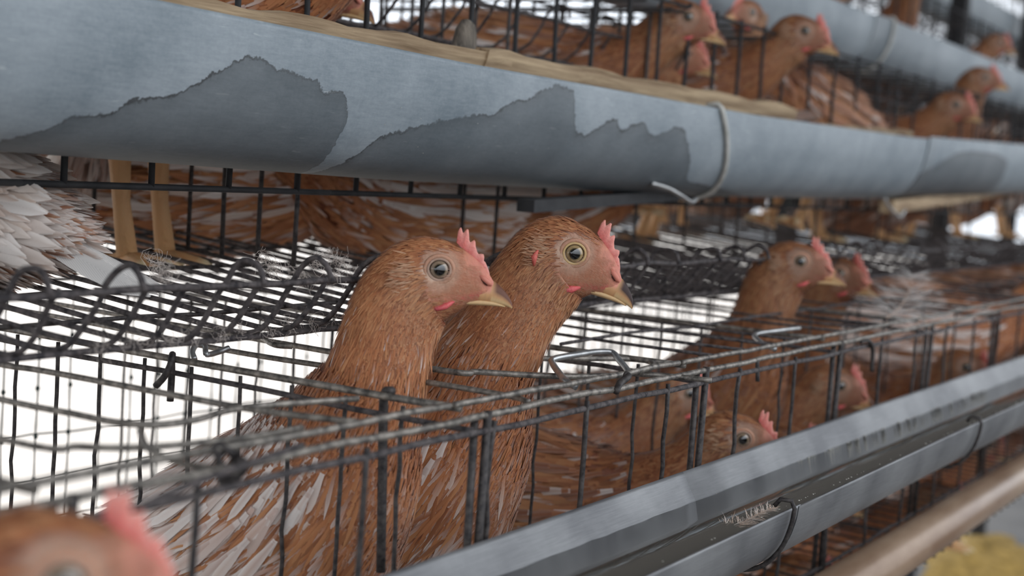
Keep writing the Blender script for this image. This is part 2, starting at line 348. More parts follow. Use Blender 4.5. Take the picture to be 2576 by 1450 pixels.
    brown = wh*(rng.random(cnt) < .3); tip = mixc(tip, RUF*1.1, brown*.6*rng.random(cnt))
    L = (280+150*rng.random(cnt)+120*fade(tt, nh+6, nh+9))*(1-.5*fade(tt, len(st)-4, len(st)-1.5)); W = L*(.10+.05*rng.random(cnt))
    t2 = t+rng.normal(0, .13, t.shape); t2 -= q*(t2*q).sum(1)[:, None]; t2 /= np.linalg.norm(t2, axis=1)[:, None]
    parts.append(feathers(toL(p), q, t2, L*k, W*k*(1 if D > .6 else 1.5), .07+(.17 if D > .6 and pose != 'sit' else .07)*rng.random(cnt), col*tone, tip*tone, 4 if D > .6 else 2, 2, .55, lace=np.clip(.15+.2*white+.8*wh*rng.random(cnt), 0, 1.2)))
    Vf, Ff, Cf, Uf = join(parts); me = npmesh('plumage', Vf, Ff, Cf, Uf); me.materials.append(MT['feather']); out['plumage'] = me
    # --- wings and tail: long feathers
    w0, w1 = (nh+4.6, nh+9.6) if 'up' in pose else (nh+2.6, nh+7.8)
    for sd in (1, -1):
        cnt = int(460 if D > .6 else 200); PP, QQ, TTw, LL_, WW_ = [], [], [], [], []
        for _ in range(cnt):
            u = rng.random()**.8; tw_ = w0+(w1-w0)*u; v = rng.random(); ang = math.radians(22+(88-20*u)*v+12*u)*sd
            fi_ = tw_/(len(st)-1)*(m-1); i0 = min(int(fi_), m-2); fj_ = (ang/(2*math.pi)*n) % n; j0 = int(fj_) % n
            PP.append(V[i0, j0]*(1-fi_+i0)+V[i0+1, j0]*(fi_-i0)); QQ.append(Nn[i0, j0]); d = TT[i0, j0]+np.array((0, 0, -.05))*v; d = d-QQ[-1]*d.dot(QQ[-1]); TTw.append(nrm(d+rng.normal(0, .06, 3)))
            LL_.append((330+650*u*(.4+.6*v))*(.85+.3*rng.random())*(1-.25*fade(np.array(u), .8, 1.))); WW_.append(46+30*u)
            PP[-1] = PP[-1]+QQ[-1]*(32+34*u)
        cnt_ = len(PP); g = rng.random(cnt_); w_ = rng.random(cnt_) < white*1.15
        cw = mixc(mixc(RUF if white <= 1 else TAN*.8, DRUF, g*.8), WHT, w_*(.35+.5*rng.random(cnt_))); dw = mixc(mixc(cw, GOLD, .3), WHT, np.clip(white, 0, 1)*.75*rng.random(cnt_))
        V_, F_, C_, U_ = feathers(toL(np.array(PP)), np.array(QQ), np.array(TTw), np.array(LL_)*k, np.array(WW_)*k, .05+.12*rng.random(cnt_), cw*tone, dw*tone, 6 if D > .6 else 3, 2, .4, lace=np.clip(.15+w_*1.0*rng.random(cnt_), 0, 1.2))
        me = npmesh('wing', V_, F_, C_, U_); me.materials.append(MT['feather']); out.setdefault('wing', []).append(me)
    if tail:
        e0 = np.array((st[-2][0], 0, st[-2][1])); dt = nrm(np.array((st[-1][0]-st[-3][0], 0, st[-1][1]-st[-3][1]))); pw, qw, tw = [], [], []
        nt_ = 22
        for i in range(nt_):
            a = (i-(nt_-1)/2)/nt_*2; pw.append(e0-dt*200+np.array((0, a*150, (60 if i % 2 else -20)*(1-abs(a))))); qw.append(nrm(np.array((-dt[2]*0, a*1.1, 1.)))); d = dt+np.array((0, a*.28, .02)); qn = qw[-1]; d = d-qn*d.dot(qn); tw.append(nrm(d))
        cw = np.array([(RUF if rng.random() > white else WHT)*(.75+.4*rng.random()) for _ in pw])
        V_, F_, C_, U_ = feathers(toL(np.array(pw)), np.array(qw), np.array(tw), (900+250*rng.random(nt_))*k, 130*k*np.ones(nt_), .03*np.ones(nt_), cw*tone, (cw*.5+WHT*.4)*tone, 6, 2, .2, lace=.3)
        me = npmesh('tail', V_, F_, C_, U_); me.materials.append(MT['feather']); out['tail'] = me
    # --- comb: serrated blade along the forehead
    def comb():
        base_ = [(120, 215), (160, 178), (205, 135), (250, 85), (300, 30), (345, -25), (375, -70)]
        n1 = 26; bs_ = spline(base_, 5); ln = len(bs_); V, Fc, Cc = [], [], []
        for i in range(ln):
            u = i/(ln-1); teeth = .5+.5*math.sin(u*2*math.pi*5.2+.5)
            h = (165*(1-u)**.9*(min(1, .35+u*6))+18)*(.55+.45*teeth if u < .7 else .8); h = max(h, 12)
            nx, ny = (.42, .91) if u < .5 else (.6, .8)
            nx = nx-.35*(1-u); 
            for lev, wd in ((-.5, 20), (0., 19), (.35, 14), (.7, 9), (1., 3)):
                hh = h*lev if lev > 0 else 40*lev
                cx, cy = bs_[i][0]+nx*hh, bs_[i][1]+ny*hh
                for sd in (1, -1):
                    V.append(fromhead(cx, cy, sd*wd*(.6+.4*math.sin(math.pi*min(1, u+.2)))))
                    Cc.append((c_(200, 96, 86)*(1-max(0, lev))+c_(224, 150, 136)*max(0, lev))*rng.normal(1, .05)*(1 if u > .2 else .95))
        for i in range(ln-1):
            for l in range(4):
                a = i*10+l*2; b2 = a+10
                Fc.append((a, b2, b2+2, a+2)); Fc.append((a+1, a+3, b2+3, b2+1))
            a = i*10+8; Fc.append((a, a+10, a+11, a+1)); 
        for a in (0, (ln-1)*10):
            for l in range(4): Fc.append((a+l*2, a+l*2+2, a+l*2+3, a+l*2+1))
        me = npmesh('comb', V, Fc, Cc); me.materials.append(MT['comb']); return me
    out['comb'] = comb()
    # --- beak
    def beak(rows, name, cols):
        mb = []; K = []; R = spline(rows, 5); nn = 14
        for i, (x, y, h, w_) in enumerate(R):
            for j in range(nn):
                a = 2*math.pi*j/nn; yy = math.cos(a); mb.append(fromhead(x-.0*yy, y+h*yy, w_*math.sin(a)*(1-.35*max(0, yy))))
                K.append(cols(x, y+h*yy, yy))
        Fc = [(i*nn+j, i*nn+(j+1) % nn, (i+1)*nn+(j+1) % nn, (i+1)*nn+j) for i in range(len(R)-1) for j in range(nn)]
        b0 = len(mb); mb.append(fromhead(R[-1][0]+3, R[-1][1]-2, 0)); K.append(K[-1])
        Fc += [((len(R)-1)*nn+j, (len(R)-1)*nn+(j+1) % nn, b0, b0) for j in range(nn)]
        me = bpy.data.meshes.new(name); me.from_pydata([tuple(map(float, v)) for v in mb], [], [tuple(dict.fromkeys(q)) for q in Fc])
        at = me.color_attributes.new('Col', 'FLOAT_COLOR', 'POINT'); c4 = np.ones((len(mb), 4), np.float32); c4[:, :3] = K; at.data.foreach_set('color', c4.ravel())
        me.polygons.foreach_set('use_smooth', np.ones(len(me.polygons), bool)); me.materials.append(MT['beak']); return me
    HORN, DK, YEL = c_(200, 152, 108), (c_(52, 32, 28) if lobe else c_(104, 66, 50)), c_(222, 188, 140)
    out['upper_beak'] = beak([(180, -160, 34, 76), (260, -158, 62, 72), (340, -148, 84, 62), (400, -150, 84, 54), (450, -166, 72, 45), (500, -192, 52, 33), (535, -220, 34, 22), (556, -246, 16, 10)], 'upper_beak',
                             lambda x, y, u: (DK*min(1, max(0, (x-395)/40)*min(1, max(0, u*2.4+.6)))+ (HORN if u > -.3 else YEL)*(1-min(1, max(0, (x-395)/40)*min(1, max(0, u*2.4+.6)))) if x > 395 else (c_(212, 140, 120) if u > 0 else HORN))*rng.normal(1, .03))
    out['lower_beak'] = beak([(120, -238, 16, 66), (200, -232, 24, 62), (290, -226, 28, 54), (370, -226, 26, 44), (430, -232, 20, 32), (480, -242, 12, 20), (505, -250, 5, 8)], 'lower_beak', lambda x, y, u: (YEL*.8+HORN*.2)*rng.normal(1, .03)*.9)
    # nostril flap on both sides
    nb_ = MB()
    for sd in (1, -1):
        P = [fromhead(300, -25, sd*62), fromhead(335, -50, sd*68), fromhead(370, -78, sd*64), fromhead(392, -98, sd*52)]
        nb_.tube(P, [10*k, 20*k, 20*k, 8*k], 8, True, [tuple(c_(206, 130, 112))]*4)
        P = [fromhead(312, -52, sd*67), fromhead(340, -78, sd*71), fromhead(362, -98, sd*68)]
        nb_.tube(P, [4*k, 9*k, 4*k], 6, True, [tuple(c_(70, 36, 30))]*3)
    me = nb_.mesh('nostril'); me.materials.append(MT['beak']); out['nostril'] = me
    # --- wattles under the mouth corner
    wb = MB()
    for sd in (1, -1):
        P = [fromhead(130, -225, sd*95), fromhead(70, -262, sd*118), fromhead(10, -285, sd*124), fromhead(-45, -278, sd*128)]
        wb.tube(P, [10*k*wattle, 30*k*wattle, 24*k*wattle, 8*k*wattle], 9, True, [tuple(c_(214, 100, 100)), tuple(c_(206, 92, 92)), tuple(c_(190, 82, 84)), tuple(c_(180, 78, 76))], .8)
        if lobe:
            P = [fromhead(-258, -60, sd*186), fromhead(-268, -120, sd*196), fromhead(-248, -180, sd*192)]; wb.tube(P, [8*k, 26*k, 8*k], 8, True, [tuple(c_(206, 104, 92))]*3)
    me = wb.mesh('wattle'); me.materials.append(MT['comb']); out['wattle'] = me
    # --- eyes
    for sd in (1, -1):
        cen = fromhead(0, 0, sd*84); o = fromhead(12, 0, sd*184)-cen; o = o/np.linalg.norm(o); rr = 86*k
        a = nrm(np.cross(o, (0, 0, 1))); b = np.cross(o, a); iris = c_(158, 134, 96) if lobe else c_(138, 118, 98); V_, F_, K_ = [], [], []; rings = [0.001, 6, 12, 18, 22, 24, 28, 34, 40, 44, 48, 52, 56, 66, 80, 100, 130, 178]; seg = 28
        for dg in rings:
            for j in range(seg):
                th = math.radians(dg); ph = 2*math.pi*j/seg
                V_.append(cen+rr*1.0*(o*math.cos(th)*1.05+(a*math.cos(ph)+b*math.sin(ph))*math.sin(th)))
                if dg < 25: cc_ = c_(6, 6, 8)
                elif dg < 29: cc_ = c_(70, 62, 44)
                elif dg < 47: cc_ = iris*(1+.10*math.sin(ph*9+dg))
                elif dg < 50: cc_ = iris*.45
                else: cc_ = c_(40, 34, 30)
                K_.append(cc_)
        for i in range(len(rings)-1):
            for j in range(seg): F_.append((i*seg+j, i*seg+(j+1) % seg, (i+1)*seg+(j+1) % seg, (i+1)*seg+j))
        me = npmesh('eye', V_, F_, K_); me.materials.append(MT['eye']); out.setdefault('eye', []).append(me)
        # eyelid ring
        lid = MB(); rp = []
        cen2 = cen+o*rr*.62
        for j in range(29):
            ph = 2*math.pi*j/28; rp.append(cen2+(a*math.cos(ph)*1.06+b*math.sin(ph))*rr*.90)
        lid.tube(rp, 10*k, 8, False, [tuple(c_(200, 168, 118) if lobe else c_(170, 140, 122))]*29)
        rp = [cen2-o*rr*.12+(p_-cen2)*1.26 for p_ in rp]; lid.tube(rp, 17*k, 8, False, [tuple(c_(184, 138, 112))]*29)
        me = lid.mesh('eyelid'); me.materials.append(MT['skin']); out.setdefault('eyelid', []).append(me)
    # --- legs
    if legs:
        hipx, hipz = (-1750, -2900) if 'up' in pose else (-2350, -1400)
        fl = FLOORU[pose]; lc = [tuple(c_(206, 160, 112))]
        for sd in (1, -1):
            L_ = MB(); y0 = sd*290; hock = (hipx-230, y0, fl+(hipz-fl)*.55 if 'up' in pose else fl+(760 if pose != 'tall' else 1150))
            kn = (hipx+200, y0*1.1, (hipz+hock[2])/2+60)
            pt = lambda x, y, z: toL(np.array((x, y, z), float))
            L_.tube([pt(hipx, y0, hipz+200), pt(*kn), pt(hock[0]+60, y0, hock[2]+120)], [330*k, 250*k, 105*k], 12, True, [tuple(RUF*.6+WHT*.4), tuple(RUF*.3+WHT*.7), tuple(WHT*.8)])
            L_.tube([pt(hock[0]+60, y0, hock[2]+130), pt(*hock), pt(hock[0]+60, y0, (hock[2]+fl)/2), pt(hock[0]+150, y0, fl+90)], [104*k, 112*k, 80*k, 98*k], 12, True, lc*4)
            f0 = (hock[0]+150, y0, fl+70)
            for an, ln_ in ((-32, 420), (0, 520), (32, 420), (180, 230)):
                dx, dy = math.cos(math.radians(an)), math.sin(math.radians(an))*1
                L_.tube([pt(*f0), pt(f0[0]+dx*ln_*.35, y0+dy*ln_*.35, fl+62), pt(f0[0]+dx*ln_*.72, y0+dy*ln_*.72, fl+46), pt(f0[0]+dx*ln_*.9, y0+dy*ln_*.9, fl+34), pt(f0[0]+dx*ln_*1.06, y0+dy*ln_*1.06, fl+10)],
                        [74*k, 60*k, 48*k, 36*k, 5*k], 10, True, lc*3+[tuple(c_(222, 200, 160))]*2)
            me = L_.mesh('leg'); me.materials.append(MT['leg']); out.setdefault('leg', []).append(me)
            if D > .2:   # soft feathers on the thigh
                cnt = 260; aa = rng.random(cnt)*2*math.pi; uu = rng.random(cnt)**.8
                A_ = np.array((hipx, y0, hipz+200.)); B_ = np.array((hock[0]+60, y0, hock[2]+120.)); Kn = np.array(kn)
                cp = (1-uu)[:, None]**2*A_+(2*uu*(1-uu))[:, None]*(2*Kn-.5*A_-.5*B_)+(uu**2)[:, None]*B_; rad = 330-225*uu
                qq = np.stack([np.cos(aa), np.sin(aa), .0*aa], 1); pp = cp+qq*rad[:, None]; dd = np.tile(nrm((-.15, 0, -1)), (cnt, 1))
                cc2 = mixc(RUF, WHT, .35+.6*rng.random(cnt))
                V_, F_, C_, U_ = feathers(toL(pp), qq, dd, (190+90*rng.random(cnt))*k, 40*k*np.ones(cnt), .12*np.ones(cnt), cc2*tone, cc2*tone, 2, 2, .6)
                me = npmesh('thigh_feathers', V_, F_, C_, U_); me.materials.append(MT['feather']); out.setdefault('thigh_feathers', []).append(me)
    return out, fromhead(0, 0, 0)
HENS = []
def put_hen(mesh, root_loc, heading, label, group='brown hens in the cages', tilt=0, scale=1.):
    parts, eye = mesh; o = empty('hen', root_loc, math.radians(heading)); o.scale = (scale,)*3
    tag(o, label, 'hen', group)
    for nm, mm in parts.items():
        for me in (mm if isinstance(mm, list) else [mm]):
            ob = bpy.data.objects.new(nm, me); C.objects.link(ob); ob.parent = o
            if nm in ('plumage', 'thigh_feathers'): ob['kind'] = 'stuff'
    if tilt: o.rotation_euler = (0, math.radians(tilt), math.radians(heading))
    HENS.append(o); return o
def hen_at(mesh, px, py, depth, heading, label, scale=1., **kw):
    """put the hen so that its eyes are level with a point of the view"""
    E = ond(px, py, depth); e = mesh[1]*scale; h = math.radians(heading)
    off = np.array((e[0]*math.cos(h)-e[1]*math.sin(h), e[0]*math.sin(h)+e[1]*math.cos(h), e[2]))
    return put_hen(mesh, E-off, heading, label, scale=scale, **kw)
# ------------------------------------------------------------------ the setting
def struct(mb, name, m): o = mb.obj(name, m, None, False); o['kind'] = 'structure'; return o
m, nt, b = mat('ground'); tc = nd(nt, 'ShaderNodeTexCoord'); n = nd(nt, 'ShaderNodeTexNoise', i_Scale=2.5, i_Detail=8.0); nt.links.new(tc.outputs['Object'], n.inputs[0])
nt.links.new(ramp(nt, n.outputs[0], [(.3, lin((98, 95, 92))), (.7, lin((134, 130, 126)))]), b.inputs['Base Color']); b.inputs['Roughness'].default_value = .8
struct(MB().box((6, 3, -1.05), (16, 14, .05)), 'ground', m)
m2, nt, b = mat('roof_sheet'); b.inputs['Base Color'].default_value = (*lin((86, 84, 84)), 1); b.inputs['Roughness'].default_value = .7
rf = MB(); rows = []
for i in range(120):
    y = -1.1+i*.0337; rows.append((y, 1.75+.02*math.sin(i*1.57)+.05*(y-.6)*(-1 if y > .6 else 1)))
for y, z in rows: rf.v += [(-9, y, z), (22, y, z)]
rf.f = [(2*i, 2*i+1, 2*i+3, 2*i+2) for i in range(len(rows)-1)]
struct(rf, 'unseen_ceiling', m2)  # unseen roof, added to block the sky; edges placed for the light

struct(MB().box((6, -1.45, -.68), (16, .06, .36)), 'ground_light_blocker', speckled('blocker_concrete', (96, 92, 88), (128, 124, 118), 6, .9))  # low wall added out of view to block light coming off the ground
def dz_trough(X):     # the long gutter sags a little between its hangers
    return float(np.interp(X, [.2, .48, .83, 1.36, 1.9, 2.8, 4, 9], [.004, .002, -.004, -.006, .0, .026, .03, .03]))
# --- gutters
def gutter_mat(name, stain=None, c1=(112, 123, 130), c2=(150, 158, 163), rough=.5):
    m, nt, b = mat(name); L = nt.links
    tc = nd(nt, 'ShaderNodeTexCoord'); sp = nd(nt, 'ShaderNodeSeparateXYZ'); L.new(tc.outputs['Object'], sp.inputs[0])
    mp = nd(nt, 'ShaderNodeMapping'); mp.inputs['Scale'].default_value = (1, 1, 1); L.new(tc.outputs['Object'], mp.inputs[0])
    n1 = nd(nt, 'ShaderNodeTexNoise', i_Scale=9.0, i_Detail=8.0, i_Roughness=.65); L.new(mp.outputs[0], n1.inputs[0])
    mp2 = nd(nt, 'ShaderNodeMapping'); mp2.inputs['Scale'].default_value = (.5, 3, 3); mp2.inputs['Rotation'].default_value = (0, .5, 0); L.new(tc.outputs['Object'], mp2.inputs[0])
    n2 = nd(nt, 'ShaderNodeTexNoise', i_Scale=160.0, i_Detail=6.0, i_Roughness=.7); L.new(mp2.outputs[0], n2.inputs[0])
    n3 = nd(nt, 'ShaderNodeTexNoise', i_Scale=420.0, i_Detail=3.0); L.new(tc.outputs['Object'], n3.inputs[0])
    a = nd(nt, 'ShaderNodeMath', operation='MULTIPLY_ADD', i_1=.45); L.new(n2.outputs[0], a.inputs[0]); L.new(n1.outputs[0], a.inputs[2])
    a2 = nd(nt, 'ShaderNodeMath', operation='MULTIPLY_ADD', i_1=.2); L.new(n3.outputs[0], a2.inputs[0]); L.new(a.outputs[0], a2.inputs[2])
    col = ramp(nt, a2.outputs[0], [(.62, lin(c1)), (1.0, lin(c2))])
    # light dust and droppings
    n4 = nd(nt, 'ShaderNodeTexNoise', i_Scale=95.0, i_Detail=2.0); L.new(mp2.outputs[0], n4.inputs[0])
    dm = nd(nt, 'ShaderNodeMapRange'); dm.inputs[1].default_value = .71; dm.inputs[2].default_value = .76; dm.inputs[4].default_value = .5; L.new(n4.outputs[0], dm.inputs[0])
    mxd = nd(nt, 'ShaderNodeMix', data_type='RGBA'); L.new(dm.outputs[0], mxd.inputs[0]); L.new(col, mxd.inputs[6]); mxd.inputs[7].default_value = (*lin((186, 190, 190)), 1)
    col = mxd.outputs[2]
    rgh = None
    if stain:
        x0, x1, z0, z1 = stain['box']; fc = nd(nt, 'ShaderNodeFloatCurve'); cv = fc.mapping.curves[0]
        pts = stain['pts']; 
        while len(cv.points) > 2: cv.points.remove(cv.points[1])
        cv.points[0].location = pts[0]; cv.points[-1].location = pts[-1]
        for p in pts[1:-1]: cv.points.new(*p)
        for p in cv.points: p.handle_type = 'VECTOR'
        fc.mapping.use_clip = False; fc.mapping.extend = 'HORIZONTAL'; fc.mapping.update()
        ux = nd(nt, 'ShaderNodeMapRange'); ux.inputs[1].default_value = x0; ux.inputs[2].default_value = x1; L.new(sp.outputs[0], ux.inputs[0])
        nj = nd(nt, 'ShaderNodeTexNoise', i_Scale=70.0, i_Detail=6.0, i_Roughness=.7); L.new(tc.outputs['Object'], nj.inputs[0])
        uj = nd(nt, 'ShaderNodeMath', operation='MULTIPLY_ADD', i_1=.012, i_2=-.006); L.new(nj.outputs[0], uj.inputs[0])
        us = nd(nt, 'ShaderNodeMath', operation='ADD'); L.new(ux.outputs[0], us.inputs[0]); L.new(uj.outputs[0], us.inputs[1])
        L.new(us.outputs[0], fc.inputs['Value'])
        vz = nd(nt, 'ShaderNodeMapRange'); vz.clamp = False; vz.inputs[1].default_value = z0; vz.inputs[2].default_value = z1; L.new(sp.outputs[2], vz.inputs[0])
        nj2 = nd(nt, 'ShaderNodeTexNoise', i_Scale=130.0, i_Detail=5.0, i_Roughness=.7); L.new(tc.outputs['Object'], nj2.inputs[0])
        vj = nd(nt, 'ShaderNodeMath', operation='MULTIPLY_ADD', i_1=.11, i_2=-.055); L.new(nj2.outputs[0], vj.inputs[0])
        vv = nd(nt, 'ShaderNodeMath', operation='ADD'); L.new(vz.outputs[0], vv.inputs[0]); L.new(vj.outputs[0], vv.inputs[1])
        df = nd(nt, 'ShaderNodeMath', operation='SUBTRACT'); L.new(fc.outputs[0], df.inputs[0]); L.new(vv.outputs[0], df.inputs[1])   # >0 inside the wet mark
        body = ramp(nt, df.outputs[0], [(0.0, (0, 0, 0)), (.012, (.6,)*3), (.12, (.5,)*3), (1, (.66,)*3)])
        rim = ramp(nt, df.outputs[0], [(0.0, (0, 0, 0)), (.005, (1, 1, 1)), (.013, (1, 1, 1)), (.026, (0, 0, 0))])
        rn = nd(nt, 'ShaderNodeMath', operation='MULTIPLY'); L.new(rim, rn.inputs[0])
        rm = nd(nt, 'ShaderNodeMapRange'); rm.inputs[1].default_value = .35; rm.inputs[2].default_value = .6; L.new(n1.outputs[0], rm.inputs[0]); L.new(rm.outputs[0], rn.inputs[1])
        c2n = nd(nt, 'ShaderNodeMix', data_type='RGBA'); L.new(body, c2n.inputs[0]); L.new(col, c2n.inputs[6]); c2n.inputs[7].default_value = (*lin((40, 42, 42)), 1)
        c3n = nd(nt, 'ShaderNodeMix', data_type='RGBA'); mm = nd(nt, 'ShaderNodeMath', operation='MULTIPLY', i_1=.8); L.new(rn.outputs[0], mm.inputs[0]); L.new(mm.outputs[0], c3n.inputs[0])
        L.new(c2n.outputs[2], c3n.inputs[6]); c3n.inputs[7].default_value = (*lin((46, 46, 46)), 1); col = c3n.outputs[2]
    L.new(col, b.inputs['Base Color']); b.inputs['Roughness'].default_value = rough; b.inputs['Metallic'].default_value = .0
    b.inputs['Specular IOR Level'].default_value = .5
    bp = nd(nt, 'ShaderNodeBump', i_Strength=.15, i_Distance=.001); L.new(a2.outputs[0], bp.inputs['Height']); L.new(bp.outputs[0], b.inputs['Normal'])
    return m
def gutter(name, prof, x0, x1, dz, m, label, group=None, nx=60, thick=.0016, org=None):
    """prof: (y, z) from the rear lip under the bottom to the front lip; given thickness"""
    P = spline(prof, 6); T = np.gradient(P, axis=0); T /= np.linalg.norm(T, axis=1)[:, None]; Nr = np.stack([-T[:, 1], T[:, 0]], 1)
    Q = np.vstack([P, (P+Nr*thick)[::-1]]); k = len(Q); mb = MB(); xs = np.linspace(x0, x1, nx)
    for x in xs:
        for y, z in Q: mb.v.append((x, y, z+dz(x)))
    for i in range(nx-1):
        for j in range(k):
            j2 = (j+1) % k; mb.f.append((i*k+j, i*k+j2, (i+1)*k+j2, (i+1)*k+j))
    mb.f.append(tuple(range(k))); mb.f.append(tuple((nx-1)*k+j for j in range(k))[::-1])
    o = mb.obj(name, m); tag(o, label, 'feeder', group); return o
UP = [(.700, .068), (.699, .045), (.690, .02), (.668, -.002), (.635, -.0125), (.608, -.006), (.590, .012), (.580, .035), (.576, .055), (.575, .0725)]
def up(px, py):
    for Y in (.578,):
        p = ony(px, py, Y); return p[0], p[2]-dz_trough(p[0])
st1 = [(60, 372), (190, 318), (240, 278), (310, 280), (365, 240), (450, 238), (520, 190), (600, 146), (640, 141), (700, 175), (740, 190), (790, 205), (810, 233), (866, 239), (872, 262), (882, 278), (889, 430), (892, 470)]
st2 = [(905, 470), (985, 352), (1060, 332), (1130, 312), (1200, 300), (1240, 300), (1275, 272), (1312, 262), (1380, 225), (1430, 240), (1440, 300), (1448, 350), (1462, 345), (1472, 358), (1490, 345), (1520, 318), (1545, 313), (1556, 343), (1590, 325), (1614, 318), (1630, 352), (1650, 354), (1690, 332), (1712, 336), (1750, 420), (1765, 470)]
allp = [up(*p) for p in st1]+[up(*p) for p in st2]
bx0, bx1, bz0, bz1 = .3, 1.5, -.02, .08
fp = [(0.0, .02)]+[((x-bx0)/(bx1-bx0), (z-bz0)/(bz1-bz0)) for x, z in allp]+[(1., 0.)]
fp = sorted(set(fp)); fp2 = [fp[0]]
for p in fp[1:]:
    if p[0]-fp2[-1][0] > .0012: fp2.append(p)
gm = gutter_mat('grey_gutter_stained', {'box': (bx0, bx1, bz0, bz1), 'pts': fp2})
gm2 = gutter_mat('grey_gutter')
st3 = [(2190, 500), (2260, 462), (2330, 425), (2370, 392), (2400, 372), (2440, 364), (2500, 366), (2530, 380), (2536, 500)]  # far length: wet stain with the dark shadow there painted in
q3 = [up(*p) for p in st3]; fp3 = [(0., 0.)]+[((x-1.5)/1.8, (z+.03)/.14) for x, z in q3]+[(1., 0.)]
gm3 = gutter_mat('grey_gutter_far_stain_shade', {'box': (1.5, 3.3, -.03, .11), 'pts': fp3})
g1 = gutter('feed_gutter', UP, .12, 2.0, lambda x: dz_trough(x), gm, 'large grey feed gutter with dark stains above the two sharp hens', nx=120)
UPb = [(y, z) for y, z in UP]
UP2 = [(.637+(y-.637)*1.04, z*1.03+.0005) for y, z in UP]
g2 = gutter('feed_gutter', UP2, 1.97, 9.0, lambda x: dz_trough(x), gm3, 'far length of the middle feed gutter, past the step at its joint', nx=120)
# wet mark with painted shadow on the far length, end caps of the joint
def shift(prof, dy, dz): return [(y+dy, z+dz) for y, z in prof]
g3 = gutter('feed_gutter', shift(UP, .212, .214), .8, 2.36, lambda x: 0, gm2, 'upper right grey feed gutter, near length behind the second hen of the upper tier', nx=20)
g3b = gutter('feed_gutter', shift(UP2, .212, .214), 2.33, 12, lambda x: 0, gm2, 'upper right grey feed gutter, far length running to the right edge', nx=20)
g4 = gutter('feed_gutter', shift(UP, .43, .447), 1.5, 4.9, lambda x: 0, gm2, 'highest grey feed gutter in the top right corner, near length', nx=20)
g4b = gutter('feed_gutter', shift(UP2, .43, .447), 4.85, 14, lambda x: 0, gm2, 'highest grey feed gutter in the top right corner, far length past the joint', nx=20)
# wire strap round the middle gutter
def strap(parent, prof, x, r, m, lean=.0, name='wire_strap', e=.0022, ofs=(0, 0, 0)):
    P = spline(prof, 6); T = np.gradient(P, axis=0); T /= np.linalg.norm(T, axis=1)[:, None]; Nr = np.stack([-T[:, 1], T[:, 0]], 1)
    Q = P+Nr*(e+.0018); zz = Q[:, 1]-Q[:, 1].min()
    pts = [(x+lean*(1-z/.085), y+ofs[1], z2+dz_trough(x)*(ofs[2] == 0)+ofs[2]) for (y, z2), z in zip(Q, zz)]
    pts = pts[26:]; top = pts[-1]; pts += [(top[0]-.001, top[1]+.004, top[2]+.004), (top[0]-.006, top[1]+.014, top[2]+.002)]
    return MB().tube(pts, r, 7).obj(name, m, parent)
xs_ = ony(1790, 370, .58)[0]; strap(g1, UP, xs_, .0026, MT['cord'], .07)
strap(g3b, shift(UP2, .212, .214), 2.42, .003, MT['cord'], 0, ofs=(0, 0, .0001))
# wooden lath resting on the gutter's rear edge
def lath_(pa, pb, name, label, hw=.007, hh=.0075, n=24, Y=.606):
    a = ony(*pa, Y); bb = ony(*pb, Y); mb = MB()
    for i in range(n):
        t = i/(n-1); p = a+(bb-a)*t; p[2] += .0012*math.sin(i*1.3)+.0007*rng.normal(); w_ = hw*(1+.06*rng.normal()); h_ = hh*(1+.08*rng.normal())
        ang = .35
        for dy, dz in ((-1, -1), (-1.05, .2), (-.9, 1), (.9, 1), (1.05, -.1), (1, -1)):
            mb.v.append((p[0], p[1]+dy*w_*math.cos(ang)-dz*h_*math.sin(ang), p[2]+dz*h_+dy*w_*math.sin(ang)*.4))
    for i in range(n-1):
        for j in range(6): mb.f.append((i*6+j, i*6+(j+1) % 6, i*6+6+(j+1) % 6, i*6+6+j))
    mb.f.append(tuple(range(6))[::-1]); mb.f.append(tuple((n-1)*6+j for j in range(6)))
    o = mb.obj(name, MT['wood'], None, False); return tag(o, label, 'wood strip')
lath_((60, -58), (1265, 166), 'wooden_lath', 'weathered wooden lath on the middle gutter, its near length left of the splice')
lath_((1205, 149), (1990, 286), 'wooden_lath', 'weathered wooden lath on the middle gutter, its far length ending at the right hen', Y=.604)
o = lath_((1990, 314), (2290, 334), 'wooden_lath', 'short thin wooden lath behind the gutter under the drooping tail', hw=.005, hh=.003, Y=.64)
pg = MB(); pb = ony(1166, 150, .628); ph_ = ony(1166, 48, .628)[2]-pb[2]
pg.tube([pb+(0, 0, -.03), pb+(0, 0, ph_*.3), pb+(.0015, 0, ph_*.7), pb+(.003, 0, ph_*.93), pb+(.004, 0, ph_)], [.0145, .0135, .0115, .0075, .002], 9, True, None, .6)
tag(pg.obj('wooden_peg', speckled('grey_old_wood', (66, 60, 54), (128, 118, 106), 90, .9, 0, .8, .002, (3, 3, .4))), 'grey weathered wooden peg standing behind the lath at the top', 'peg')
